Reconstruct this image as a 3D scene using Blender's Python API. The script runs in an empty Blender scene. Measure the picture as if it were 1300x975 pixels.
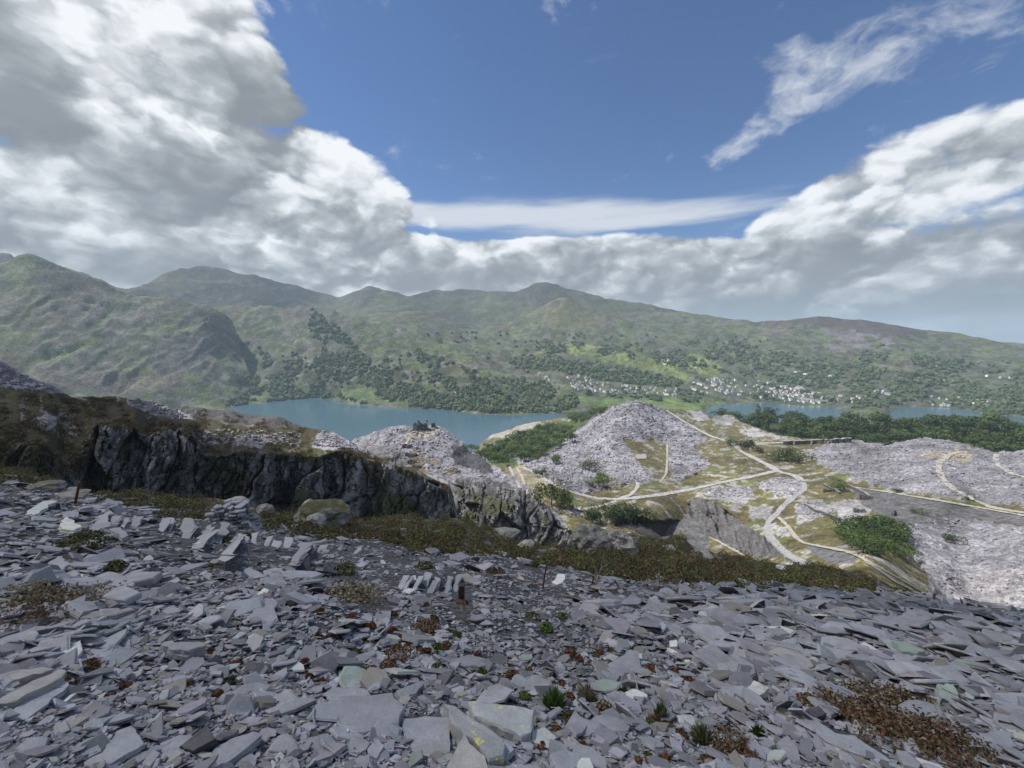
import bpy, math, random
import numpy as np
from mathutils import Vector, Matrix
from mathutils.bvhtree import BVHTree
random.seed(7)
rng = np.random.default_rng(11)
R = math.radians
scene = bpy.context.scene
COL = scene.collection

# ------------------------------------------------------------------ camera
F, CX, CY, EYE = 488.0, 650.0, 487.5, 300.0
PITCH = R(6.43)
cam_data = bpy.data.cameras.new('camera')
cam_data.sensor_width = 36.0
cam_data.lens = 36.0 * F / 1300.0
cam_data.clip_start, cam_data.clip_end = 0.1, 60000.0
cam = bpy.data.objects.new('camera', cam_data)
COL.objects.link(cam)
cam.location = (0, 0, EYE)
cam.rotation_euler = (R(90) - PITCH, 0, 0)
scene.camera = cam

scene.render.engine = 'CYCLES'
cy = scene.cycles
cy.use_denoising = True
cy.max_bounces = 6
cy.diffuse_bounces = 3
cy.glossy_bounces = 2
cy.transmission_bounces = 4
cy.transparent_max_bounces = 8
cy.volume_bounces = 1
cy.caustics_reflective = False
cy.caustics_refractive = False
vs = scene.view_settings
scene.display_settings.display_device = 'sRGB'
vs.view_transform = 'Standard'
vs.look = 'None'
vs.exposure = 0.62
vs.gamma = 1.0
vs.use_curve_mapping = False

# ------------------------------------------------------------------ sun and sky
SUN_EL, SUN_AZ = 56.0, -80.0          # azimuth measured from +Y (forward) towards +X
sd = Vector((math.cos(R(SUN_EL)) * math.sin(R(SUN_AZ)), math.cos(R(SUN_EL)) * math.cos(R(SUN_AZ)), math.sin(R(SUN_EL))))
sun_data = bpy.data.lights.new('sun', 'SUN')
sun_data.energy = 4.5
sun_data.angle = R(0.53)
sun_data.color = (1.0, 0.95, 0.87)
sun = bpy.data.objects.new('sun', sun_data)
COL.objects.link(sun)
sun.location = (0, 0, 3000)
sun.rotation_euler = (-sd).to_track_quat('-Z', 'Y').to_euler()


def ray(px, py):
    px = np.asarray(px, float); py = np.asarray(py, float)
    x = px - CX; y = CY - py
    c, s = math.cos(PITCH), math.sin(PITCH)
    return x, F * c + y * s, y * c - F * s


def azel(px, py):
    X, Y, Z = ray(px, py)
    return float(np.degrees(np.arctan2(X, Y))), float(np.degrees(np.arctan2(Z, np.hypot(X, Y))))


world = bpy.data.worlds.new('World')
scene.world = world
world.use_nodes = True
WN = world.node_tree
WN.nodes.clear()


class NB:
    """tiny node builder"""
    def __init__(self, tree):
        self.t = tree

    def n(self, kind, **kw):
        nd = self.t.nodes.new(kind)
        for k, v in kw.items():
            setattr(nd, k, v)
        return nd

    def put(self, sock, v):
        if isinstance(v, bpy.types.NodeSocket):
            self.t.links.new(v, sock)
        else:
            sock.default_value = v

    def m(self, op, a, b=None, c=None, clamp=False):
        nd = self.n('ShaderNodeMath', operation=op, use_clamp=clamp)
        self.put(nd.inputs[0], a)
        if b is not None: self.put(nd.inputs[1], b)
        if c is not None: self.put(nd.inputs[2], c)
        return nd.outputs[0]

    def v(self, op, a, b=None, s=None):
        nd = self.n('ShaderNodeVectorMath', operation=op)
        self.put(nd.inputs[0], a)
        if b is not None: self.put(nd.inputs[1], b)
        if s is not None: self.put(nd.inputs['Scale'], s)
        return nd.outputs[0]

    def noise(self, vec, scale, detail=6, rough=0.55, dist=0.0, out=0):
        nd = self.n('ShaderNodeTexNoise')
        nd.inputs['Scale'].default_value = scale
        nd.inputs['Detail'].default_value = detail
        nd.inputs['Roughness'].default_value = rough
        nd.inputs['Distortion'].default_value = dist
        if vec is not None: self.put(nd.inputs['Vector'], vec)
        return nd.outputs[out]

    def smooth(self, x, a, b, lo=0.0, hi=1.0):
        nd = self.n('ShaderNodeMapRange', interpolation_type='SMOOTHSTEP')
        self.put(nd.inputs[0], x)
        for i, v in enumerate((a, b, lo, hi)):
            self.put(nd.inputs[i + 1], v)
        return nd.outputs[0]

    def mix(self, f, a, b, blend='MIX'):
        nd = self.n('ShaderNodeMix', data_type='RGBA', blend_type=blend)
        self.put(nd.inputs[0], f); self.put(nd.inputs[6], a); self.put(nd.inputs[7], b)
        return nd.outputs[2]


def build_sky():
    b = NB(WN)
    tc = b.n('ShaderNodeTexCoord')
    gen = tc.outputs['Generated']
    sky = b.n('ShaderNodeTexSky', sky_type='NISHITA')
    sky.sun_disc = False
    sky.sun_elevation = R(SUN_EL)
    sky.sun_rotation = R(SUN_AZ)
    sky.altitude = 400
    sky.air_density = 1.0
    sky.dust_density = 0.2
    sky.ozone_density = 2.6
    sep = b.n('ShaderNodeSeparateXYZ'); b.put(sep.inputs[0], gen)
    az = b.m('MULTIPLY', b.m('ARCTAN2', sep.outputs[0], sep.outputs[1]), 57.29578)
    el = b.m('MULTIPLY', b.m('ARCSINE', sep.outputs[2]), 57.29578)
    # cloud noise is looked up by direction, squeezed towards the horizon like a real cloud deck
    zc = b.m('ADD', b.m('MULTIPLY', b.m('MAXIMUM', sep.outputs[2], 0.0), 0.15), 0.60)
    pv = b.n('ShaderNodeCombineXYZ')
    b.put(pv.inputs[0], b.m('DIVIDE', sep.outputs[0], zc)); b.put(pv.inputs[1], b.m('DIVIDE', sep.outputs[1], zc))
    b.put(pv.inputs[2], b.m('MULTIPLY', sep.outputs[2], 2.4))
    P0 = pv.outputs[0]
    wz = b.v('SCALE', b.v('SUBTRACT', b.noise(P0, 2.2, 4, 0.55, out=1), (0.5, 0.5, 0.5)), s=0.30)
    Pw = b.v('ADD', P0, wz)

    def billow(vec, scale, detail, rough):
        n = b.noise(vec, scale, detail, rough)
        return b.m('MULTIPLY', b.m('ABSOLUTE', b.m('SUBTRACT', n, 0.5)), 2.0)

    def dens(off):
        q = b.v('ADD', Pw, off)
        big = b.m('MULTIPLY', b.m('SUBTRACT', b.noise(q, 1.5, 2, 0.5), 0.5), 1.15)
        mid = b.m('MULTIPLY', b.m('SUBTRACT', billow(q, 3.4, 6, 0.58), 0.22), 0.95)
        return b.m('ADD', big, mid)

    def gauss(a0, e0, sa, se, w, rot=0.0):
        da = b.m('SUBTRACT', az, a0); de = b.m('SUBTRACT', el, e0)
        if rot:
            c, s = math.cos(R(rot)), math.sin(R(rot))
            u = b.m('ADD', b.m('MULTIPLY', da, c), b.m('MULTIPLY', de, s))
            t = b.m('SUBTRACT', b.m('MULTIPLY', de, c), b.m('MULTIPLY', da, s))
        else:
            u, t = da, de
        q = b.m('ADD', b.m('POWER', b.m('ABSOLUTE', b.m('DIVIDE', u, sa)), 2.0), b.m('POWER', b.m('ABSOLUTE', b.m('DIVIDE', t, se)), 2.0))
        return b.m('MULTIPLY', b.m('EXPONENT', b.m('MULTIPLY', q, -1.0)), w)

    def add(*xs):
        r = xs[0]
        for x in xs[1:]:
            r = b.m('ADD', r, x)
        return r

    def G(px, py, sx, sy, w, rot=0.0):
        a0, e0 = azel(px, py)
        return gauss(a0, e0, sx, sy, w, rot)

    # cloud cover: a clear lane ahead between the big mass on the left and the banks low and to the right
    sl = b.m('MULTIPLY', b.m('ADD', b.m('ADD', az, 29.5), b.m('MULTIPLY', b.m('SUBTRACT', el, 34.4), 1.05)), -1.0)
    left = b.smooth(sl, -8.0, 13.0)
    rl = b.m('SUBTRACT', b.m('MINIMUM', b.m('ADD', 13.6, b.m('MULTIPLY', b.m('SUBTRACT', az, 28.9), 0.72)), 21.5), el)
    right = b.m('MULTIPLY', b.smooth(rl, -2.0, 4.0), b.smooth(az, 22.0, 32.0))
    bt = b.m('SUBTRACT', 15.3, b.m('MULTIPLY', b.m('MULTIPLY', az, az), 0.0022))
    low = b.smooth(b.m('SUBTRACT', bt, el), -1.2, 2.6)
    behind = b.m('MULTIPLY', b.smooth(sep.outputs[1], 0.35, -0.1), 0.55)
    cover = b.m('MAXIMUM', b.m('MAXIMUM', left, right), b.m('MAXIMUM', low, behind))
    M = add(-0.60, b.m('MULTIPLY', cover, 1.42), b.m('MULTIPLY', left, 0.22), b.m('MULTIPLY', low, 0.22), G(1280, 5, 10, 4, 0.55), G(1250, 262, 8, 1.6, -0.5, 10), G(600, 296, 14, 0.6, -0.45))
    # thin high wisps and one smooth band of stratus
    wn = b.noise(Pw, 4.6, 8, 0.64)
    wg = add(G(1020, 120, 8, 4.0, 0.55, 35), G(925, 190, 4.5, 1.8, 0.6, 20), G(1005, 30, 3.4, 6, 0.5), G(1210, 35, 12, 7, 0.5), G(430, 15, 8, 4, 0.42), G(700, 0, 7, 2, 0.45), G(790, 226, 1.8, 0.9, 0.55), G(510, 190, 3, 5, 0.3))
    wisp = b.m('MULTIPLY', b.smooth(b.m('ADD', wg, b.m('MULTIPLY', b.m('SUBTRACT', wn, 0.5), 3.0)), 0.42, 1.15), 0.74)
    bv = b.v('MULTIPLY', P0, (1.0, 1.0, 5.0))
    band = add(G(450, 258, 14, 1.3, 0.8, -6), G(640, 270, 18, 1.7, 0.95), G(840, 275, 18, 1.8, 0.9, 2))
    band = b.m('MULTIPLY', b.smooth(b.m('ADD', band, b.m('MULTIPLY', b.m('SUBTRACT', b.noise(bv, 2.4, 6, 0.55), 0.5), 1.5)), 0.20, 1.0), 0.86)

    def puff(vec, scale):
        vo = b.n('ShaderNodeTexVoronoi', feature='F1'); vo.inputs['Scale'].default_value = scale
        vo.inputs['Detail'].default_value = 1.6; vo.inputs['Roughness'].default_value = 0.55; vo.inputs['Lacunarity'].default_value = 2.3
        b.put(vo.inputs['Vector'], vec)
        d_ = vo.outputs['Distance']
        return b.m('SUBTRACT', 0.45, b.m('MULTIPLY', d_, b.m('MULTIPLY', d_, 1.15)))

    def soft_dens(off):
        q = b.v('ADD', Pw2, off)
        big = b.m('MULTIPLY', b.m('SUBTRACT', b.noise(q, 1.3, 3, 0.45), 0.5), 1.0)
        return b.m('ADD', b.m('ADD', big, b.m('MULTIPLY', puff(q, 3.9), 0.58)), b.m('MULTIPLY', billow(q, 4.6, 5, 0.58), 0.42))
    wz2 = b.v('SCALE', b.v('SUBTRACT', b.noise(P0, 5.0, 5, 0.6, out=1), (0.5, 0.5, 0.5)), s=0.16)
    Pw2 = b.v('ADD', P0, wz2)
    m0 = soft_dens((0, 0, 0))
    n0 = b.m('ADD', b.m('MULTIPLY', dens((0, 0, 0)), 0.55), b.m('MULTIPLY', m0, 0.70))
    n1 = soft_dens(tuple(sd * 0.04))
    n2 = soft_dens(tuple(sd * 0.13))
    fine = b.noise(Pw, 9.0, 5, 0.62)
    d0 = add(n0, M, b.m('MULTIPLY', b.m('SUBTRACT', fine, 0.5), 0.55))
    alpha = b.smooth(d0, -0.06, 0.30)
    alpha = b.m('MULTIPLY', alpha, b.smooth(el, -6.0, -1.0))
    rim = b.m('MULTIPLY', b.m('SUBTRACT', m0, n1), 1.05)
    bulk = b.m('MULTIPLY', b.m('SUBTRACT', m0, n2), 0.62)
    thick = b.smooth(d0, 0.35, 1.5)
    dark = add(G(60, 178, 13, 3.2, 0.27, -10), G(185, 212, 10, 2.4, 0.34, -16), G(300, 105, 6, 9, 0.18, -45), G(385, 165, 6, 3.6, 0.28, -45), G(110, 55, 18, 8, 0.20), G(200, 270, 24, 3, 0.14), G(620, 368, 46, 2.4, 0.22), G(560, 335, 20, 1.2, 0.12), G(760, 322, 10, 1.2, 0.12),
               G(1230, 240, 9, 2.0, 0.34, 15), G(1200, 320, 24, 3.0, 0.36), G(900, 345, 26, 2.2, 0.12), G(1180, 385, 34, 3.4, 0.44), G(950, 395, 26, 2.0, 0.2), G(200, 330, 30, 2.2, 0.16), G(1240, 20, 8, 3, 0.25))
    lit = add(0.80, rim, bulk, b.m('MULTIPLY', thick, -0.34), b.m('MULTIPLY', dark, -1.0), b.m('MULTIPLY', b.m('SUBTRACT', fine, 0.5), 0.16), b.m('MULTIPLY', low, -0.10))
    lit = b.m('SUBTRACT', lit, b.m('MULTIPLY', left, 0.07))
    lit = b.m('ADD', b.m('SMOOTH_MAX', b.m('MINIMUM', lit, 1.0), 0.06, 0.5), b.m('MULTIPLY', b.m('SUBTRACT', b.noise(Pw, 2.6, 6, 0.6), 0.5), 0.30))
    lit = b.m('MAXIMUM', b.m('MINIMUM', lit, 1.0), 0.0)
    ramp = b.n('ShaderNodeValToRGB')
    b.put(ramp.inputs[0], lit)
    e = ramp.color_ramp.elements
    e[0].position = 0.0; e[0].color = (0.205, 0.225, 0.25, 1)
    e[1].position = 1.0; e[1].color = (0.90, 0.92, 0.945, 1)
    k = e.new(0.45); k.color = (0.44, 0.47, 0.50, 1)
    k = e.new(0.75); k.color = (0.70, 0.73, 0.765, 1)
    cloud = b.v('SCALE', ramp.outputs[0], s=12.2)
    hi = b.mix(b.m('MAXIMUM', wisp, band), b.v('MULTIPLY', sky.outputs[0], (0.84, 1.0, 1.24)), (8.6, 9.0, 9.5, 1))
    col = b.mix(alpha, hi, cloud)
    bg = b.n('ShaderNodeBackground')
    b.put(bg.inputs[0], col)
    bg.inputs[1].default_value = 0.056
    out = b.n('ShaderNodeOutputWorld')
    WN.links.new(bg.outputs[0], out.inputs[0])
    return sky


build_sky()
world.cycles.sampling_method = 'MANUAL'
world.cycles.sample_map_resolution = 512

# ------------------------------------------------------------------ numpy helpers
_perm = np.random.default_rng(3).permutation(256)
_perm = np.concatenate([_perm, _perm, _perm])
_g = np.random.default_rng(5).normal(size=(256, 3)); _g /= np.linalg.norm(_g, axis=1)[:, None]


def perlin(x, y, z):
    xi, yi, zi = np.floor(x).astype(np.int64), np.floor(y).astype(np.int64), np.floor(z).astype(np.int64)
    xf, yf, zf = x - xi, y - yi, z - zi
    xi &= 255; yi &= 255; zi &= 255
    u, v, w = [t * t * t * (t * (t * 6 - 15) + 10) for t in (xf, yf, zf)]
    r = 0
    for i in (0, 1):
        for j in (0, 1):
            for k in (0, 1):
                g = _g[_perm[_perm[_perm[xi + i] + yi + j] + zi + k]]
                dot = g[..., 0] * (xf - i) + g[..., 1] * (yf - j) + g[..., 2] * (zf - k)
                r = r + dot * (u if i else 1 - u) * (v if j else 1 - v) * (w if k else 1 - w)
    return r * 1.5


def fbm(x, y, z=0.0, s=1.0, o=5, g=0.5):
    x = np.asarray(x, float) * s; y = np.asarray(y, float) * s; z = np.asarray(z, float) * s + np.zeros_like(x)
    r = 0; a = 1.0
    for i in range(o):
        r = r + a * perlin(x + 17.3 * i, y - 9.1 * i, z + 5.7 * i)
        x, y, z = x * 2.03, y * 2.03, z * 2.03
        a *= g
    return r


def ridged(x, y, z=0.0, s=1.0, o=5, g=0.5):
    x = np.asarray(x, float) * s; y = np.asarray(y, float) * s; z = np.asarray(z, float) * s + np.zeros_like(x)
    r = 0; a = 1.0
    for i in range(o):
        r = r + a * (1 - 2 * np.abs(perlin(x + 17.3 * i, y - 9.1 * i, z + 5.7 * i)))
        x, y, z = x * 2.03, y * 2.03, z * 2.03
        a *= g
    return r


def sst(x, a, b):
    t = np.clip((x - a) / (b - a), 0, 1)
    return t * t * (3 - 2 * t)


def curve(pts, smooth=0):
    p = np.array(pts, float)
    def f(x):
        x = np.asarray(x, float)
        if not smooth:
            return np.interp(x, p[:, 0], p[:, 1])
        return sum(np.interp(x + o, p[:, 0], p[:, 1]) for o in np.linspace(-smooth, smooth, 9)) / 9
    return f


def P(px, py, d):
    X, Y, Z = ray(px, py)
    h = np.hypot(X, Y)
    k = d / h
    return np.stack([X * k, Y * k, Z * k + EYE], -1)


def Pdepth(px, py, dep):
    X, Y, Z = ray(px, py)
    k = dep / F
    return np.stack([X * k, Y * k, Z * k + EYE], -1)


def dist_at_z(px, py, z):
    X, Y, Z = ray(px, py)
    return (z - EYE) / Z * np.hypot(X, Y)


class TPS:
    def __init__(self, pts, reg=1e-3):
        p = np.array(pts, float)
        self.c = p[:, :2] / 200.0
        y = np.log(p[:, 2])
        n = len(p)
        K = self.k(self.c, self.c) + reg * np.eye(n)
        A = np.zeros((n + 3, n + 3))
        A[:n, :n] = K; A[:n, n] = 1; A[:n, n + 1:] = self.c
        A[n:, :n] = A[:n, n:].T
        self.w = np.linalg.solve(A, np.concatenate([y, np.zeros(3)]))

    @staticmethod
    def k(a, b):
        r2 = ((a[:, None, :] - b[None, :, :]) ** 2).sum(-1)
        return r2 * np.log(r2 + 1e-9)

    def __call__(self, px, py):
        px = np.asarray(px, float); py = np.asarray(py, float)
        q = np.stack([np.broadcast_to(px, np.broadcast(px, py).shape).ravel(), np.broadcast_to(py, np.broadcast(px, py).shape).ravel()], -1) / 200.0
        r = np.empty(len(q)); n = len(self.c)
        for i in range(0, len(q), 20000):
            qq = q[i:i + 20000]
            r[i:i + 20000] = self.k(qq, self.c) @ self.w[:n] + self.w[n] + qq @ self.w[n + 1:]
        return np.exp(r).reshape(np.broadcast(px, py).shape)


def inpoly(px, py, poly):
    poly = np.array(poly, float)
    r = np.zeros(px.shape, bool)
    j = len(poly) - 1
    for i in range(len(poly)):
        xi, yi = poly[i]; xj, yj = poly[j]
        c = ((yi > py) != (yj > py)) & (px < (xj - xi) * (py - yi) / (yj - yi + 1e-9) + xi)
        r ^= c
        j = i
    return r


def mesh_np(name, verts, faces_flat, counts, mats, cols=None, smooth=False, matidx=None):
    me = bpy.data.meshes.new(name)
    verts = np.asarray(verts, np.float32).reshape(-1, 3)
    faces_flat = np.asarray(faces_flat, np.int32).ravel(); counts = np.asarray(counts, np.int32)
    me.vertices.add(len(verts)); me.vertices.foreach_set('co', verts.ravel())
    me.loops.add(len(faces_flat)); me.loops.foreach_set('vertex_index', faces_flat)
    me.polygons.add(len(counts))
    starts = np.concatenate([[0], np.cumsum(counts)[:-1]]).astype(np.int32)
    me.polygons.foreach_set('loop_start', starts)
    if matidx is not None:
        me.polygons.foreach_set('material_index', np.asarray(matidx, np.int32))
    me.update(calc_edges=True)
    me.polygons.foreach_set('use_smooth', np.full(len(counts), bool(smooth)))
    for m in (mats if isinstance(mats, (list, tuple)) else [mats]):
        me.materials.append(m)
    if cols is not None:
        a = me.color_attributes.new('col', 'FLOAT_COLOR', 'POINT')
        c = np.ones((len(verts), 4), np.float32); c[:, :3] = np.asarray(cols, np.float32).reshape(-1, 3)
        a.data.foreach_set('color', c.ravel())
    me.validate()
    return me


def link(name, me, parent=None, label=None, cat=None, group=None, kind=None, loc=None):
    o = bpy.data.objects.new(name, me)
    COL.objects.link(o)
    if parent is not None: o.parent = parent
    if loc is not None: o.location = loc
    if label: o['label'] = label
    if cat: o['category'] = cat
    if group: o['group'] = group
    if kind: o['kind'] = kind
    return o


def empty(name, label, cat, loc=(0, 0, 0), group=None):
    o = link(name, None, None, label, cat, group, None, loc)
    o.empty_display_size = 0.3
    return o


def quads(rows, cols):
    i = np.arange(rows - 1)[:, None] * cols + np.arange(cols - 1)[None, :]
    return np.stack([i, i + 1, i + cols + 1, i + cols], -1).reshape(-1, 4)

# ------------------------------------------------------------------ materials
def terrain_mat(name, s1, s2, bump_d, rough=0.92, var=0.5, bs=1.0, fine=(0.75, 1.25), chip=0.0, chipscale=1.0):
    m = bpy.data.materials.new(name); m.use_nodes = True
    t = m.node_tree; b = NB(t)
    bsdf = t.nodes['Principled BSDF']
    at = b.n('ShaderNodeAttribute', attribute_name='col')
    tc = b.n('ShaderNodeTexCoord'); ob = tc.outputs['Object']
    n1 = b.noise(ob, s1, 5, 0.6); n2 = b.noise(ob, s2, 6, 0.65)
    f = b.m('MULTIPLY', b.smooth(n1, 0.3, 0.7, fine[0], fine[1]), b.smooth(n2, 0.3, 0.7, 1 - var * 0.5, 1 + var * 0.5))
    if chip:
        vo = b.n('ShaderNodeTexVoronoi', feature='F1'); vo.inputs['Scale'].default_value = chipscale
        b.put(vo.inputs['Vector'], ob)
        sp = b.n('ShaderNodeSeparateColor'); b.put(sp.inputs[0], vo.outputs['Color'])
        f = b.m('MULTIPLY', f, b.smooth(sp.outputs[0], 0.0, 1.0, 1 - chip, 1 + chip * 0.6))
    c = b.v('SCALE', at.outputs['Color'], s=f)
    t.links.new(c, bsdf.inputs['Base Color'])
    bsdf.inputs['Roughness'].default_value = rough
    bsdf.inputs['Specular IOR Level'].default_value = 0.25
    bp = b.n('ShaderNodeBump'); bp.inputs['Strength'].default_value = bs; bp.inputs['Distance'].default_value = bump_d
    h = b.m('ADD', n2, b.m('MULTIPLY', n1, 0.6))
    if chip:
        h = b.m('ADD', h, b.m('MULTIPLY', sp.outputs[1], 0.5))
    b.put(bp.inputs['Height'], h)
    t.links.new(bp.outputs[0], bsdf.inputs['Normal'])
    return m


def plain_mat(name, color, rough=0.8, nscale=8.0, var=0.3, bump=0.0, spec=0.3, rand=0.0, attr=False, translucent=0.0):
    m = bpy.data.materials.new(name); m.use_nodes = True
    t = m.node_tree; b = NB(t)
    bsdf = t.nodes['Principled BSDF']
    tc = b.n('ShaderNodeTexCoord')
    n = b.noise(tc.outputs['Object'], nscale, 5, 0.6)
    f = b.smooth(n, 0.3, 0.7, 1 - var, 1 + var)
    if rand:
        oi = b.n('ShaderNodeObjectInfo')
        f = b.m('MULTIPLY', f, b.m('ADD', 1 - rand, b.m('MULTIPLY', oi.outputs['Random'], 2 * rand)))
    if attr:
        at = b.n('ShaderNodeAttribute', attribute_name='col'); src = at.outputs['Color']
    else:
        rg = b.n('ShaderNodeRGB'); rg.outputs[0].default_value = (*color, 1); src = rg.outputs[0]
    c = b.v('SCALE', src, s=f)
    t.links.new(c, bsdf.inputs['Base Color'])
    bsdf.inputs['Roughness'].default_value = rough
    bsdf.inputs['Specular IOR Level'].default_value = spec
    if bump:
        bp = b.n('ShaderNodeBump'); bp.inputs['Distance'].default_value = bump; bp.inputs['Strength'].default_value = 0.8
        b.put(bp.inputs['Height'], n); t.links.new(bp.outputs[0], bsdf.inputs['Normal'])
    if translucent:
        tr = b.n('ShaderNodeBsdfTranslucent'); t.links.new(c, tr.inputs[0])
        mx = b.n('ShaderNodeMixShader'); mx.inputs[0].default_value = translucent
        t.links.new(bsdf.outputs[0], mx.inputs[1]); t.links.new(tr.outputs[0], mx.inputs[2])
        t.links.new(mx.outputs[0], t.nodes['Material Output'].inputs[0])
    return m


M_far = terrain_mat('far_hill_cover', 0.02, 0.11, 7.0, var=1.1, fine=(0.68, 1.32))
M_mtn = terrain_mat('mountain_cover', 0.008, 0.045, 12.0, var=0.8)
M_tip = terrain_mat('slate_tip_cover', 0.10, 0.45, 1.0, var=0.6, chip=0.28, chipscale=0.6)
M_cliff = terrain_mat('cliff_cover', 0.25, 1.5, 0.9, var=1.0, rough=0.8)
M_bank = terrain_mat('bank_soil', 1.0, 6.0, 0.08, var=0.8)
M_slope = terrain_mat('slate_chippings', 3.0, 18.0, 0.03, var=0.7, chip=0.6, chipscale=16.0, rough=0.75)

# ------------------------------------------------------------------ sheets of terrain
BV = {}


def sheet(name, x0, x1, step, top, bot, nrows, dfun, mat, colfun, amp=0.0, fs=0.01, rid=0.5, back=(0.03, 0.06, 25.0), skirt=30.0, smooth=True, extra=None, tpow=1.0, kind='structure', octs=6, shore=False):
    px1 = np.arange(x0, x1 + step * 0.5, step)
    t = np.linspace(0, 1, nrows) ** tpow
    tp, bo = top(px1), bot(px1)
    PX = np.broadcast_to(px1, (nrows, len(px1))).copy()
    PY = bo[None, :] + (tp - bo)[None, :] * t[:, None]
    D = dfun(PX, PY)
    pts = P(PX, PY, D)
    fade = np.ones_like(PX)
    if shore:
        fade = sst(t, 0.0, 0.12)[:, None] * fade
    if amp:
        X, Y, Z = pts[..., 0], pts[..., 1], pts[..., 2]
        n = fbm(X, Y, Z, fs, octs) * (1 - rid) + (ridged(X + 500, Y, Z, fs, octs) - 0.6) * rid
        pts[..., 2] += amp * n * fade
    if extra is not None:
        pts = extra(PX, PY, D, pts)
    colr = colfun(PX, PY, D, pts)
    # back slope behind the crest and a skirt in front
    rows = [pts]; cr = [colr]
    hd = pts[-1] - np.array([0, 0, EYE]); 
    for i in range(1, 4):
        q = pts[-1].copy(); k = 1 + back[0] * i + back[1] * i * i * 0.3
        q[:, :2] *= k; q[:, 2] -= back[2] * i * i * 0.35
        rows.append(q[None]); cr.append(colr[-1:])
    f = pts[0].copy(); f[:, :2] *= 0.985; f[:, 2] -= skirt
    rows.insert(0, f[None]); cr.insert(0, colr[:1])
    V = np.concatenate(rows, 0); C = np.concatenate(cr, 0)
    q = quads(V.shape[0], V.shape[1])
    me = mesh_np(name, V.reshape(-1, 3), q, np.full(len(q), 4), mat, C.reshape(-1, 3), smooth=smooth)
    o = link(name, me, kind=kind)
    BV[name] = BVHTree.FromPolygons(V.reshape(-1, 3).tolist(), q.tolist())
    return o


def hit(px, py, names):
    X, Y, Z = ray(px, py)
    d = Vector((float(X), float(Y), float(Z))).normalized()
    best = None
    for nm in names:
        h = BV[nm].ray_cast(Vector((0, 0, EYE)), d)
        if h[0] is not None and (best is None or h[3] < best[3]):
            best = h
    return best


def drop(x, y, names, z0=1500.0):
    best = None
    for nm in names:
        h = BV[nm].ray_cast(Vector((x, y, z0)), Vector((0, 0, -1)))
        if h[0] is not None and (best is None or h[0].z > best.z):
            best = h[0]
    return best


def mixc(a, b, m):
    return a * (1 - m[..., None]) + np.array(b, float) * m[..., None]


def soft(PX, PY, poly, jit=3.0, s=0.05, seed=0.0, feather=True):
    """organic-edged mask of an area outlined by poly"""
    jx = fbm(PX, PY, seed + 3.3, s, 4) * jit; jy = fbm(PX, PY, seed + 91.7, s, 4) * jit * 0.6
    return inpoly(PX + jx, PY + jy, poly).astype(float)


GRASS = (0.050, 0.066, 0.026); BRIGHT = (0.098, 0.140, 0.046); HEATH = (0.085, 0.066, 0.042); ROCK = (0.13, 0.125, 0.13); OLIVE = (0.062, 0.058, 0.029)
SLATE = (0.225, 0.220, 0.250); DSLATE = (0.105, 0.105, 0.118); PALE = (0.36, 0.34, 0.29)

# ---- back mountains
top_bm = curve([(-400, 330), (-200, 318), (0, 322), (20, 330), (112, 352), (146, 364), (160, 367), (183, 366), (203, 354), (223, 346), (250, 342), (278, 344), (305, 350), (338, 356), (372, 363), (406, 373), (426, 381), (444, 374), (468, 366), (488, 370), (518, 379), (529, 376), (552, 371), (596, 370), (630, 372), (657, 369), (678, 363), (694, 361), (711, 363), (738, 372), (766, 380), (799, 386), (837, 393), (870, 399), (920, 415), (1000, 430)], 4)
d_bm = TPS([(0, 322, 4600), (250, 342, 4300), (330, 356, 4250), (426, 381, 4500), (468, 366, 4300), (596, 370, 4600), (694, 361, 4300), (800, 386, 4300), (920, 415, 4300), (-300, 320, 4700),
            (-300, 425, 3500), (0, 425, 3500), (250, 425, 3300), (470, 425, 3500), (600, 425, 3550), (700, 425, 3600), (850, 425, 3700), (1000, 430, 3900)])


def col_bm(px, py, d, p):
    n = fbm(p[..., 0], p[..., 1], p[..., 2], 0.0025, 5)
    n2 = ridged(p[..., 0], p[..., 1], p[..., 2] * 2, 0.006, 4)
    c = np.broadcast_to(np.array((0.052, 0.062, 0.030)), px.shape + (3,)).copy()  # cover tones darkened to stand in for cloud shade on the far mountains
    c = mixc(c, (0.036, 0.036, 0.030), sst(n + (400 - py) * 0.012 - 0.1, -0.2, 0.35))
    c = mixc(c, (0.11, 0.105, 0.10), sst(n2, 1.15, 1.6) * 0.5)
    return c


sheet('mountain_range', -400, 1000, 3, top_bm, curve([(-400, 425), (1000, 440)]), 46, d_bm, M_mtn, col_bm, amp=42, fs=0.0022, rid=0.7, back=(0.06, 0.05, 80), skirt=120)

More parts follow.
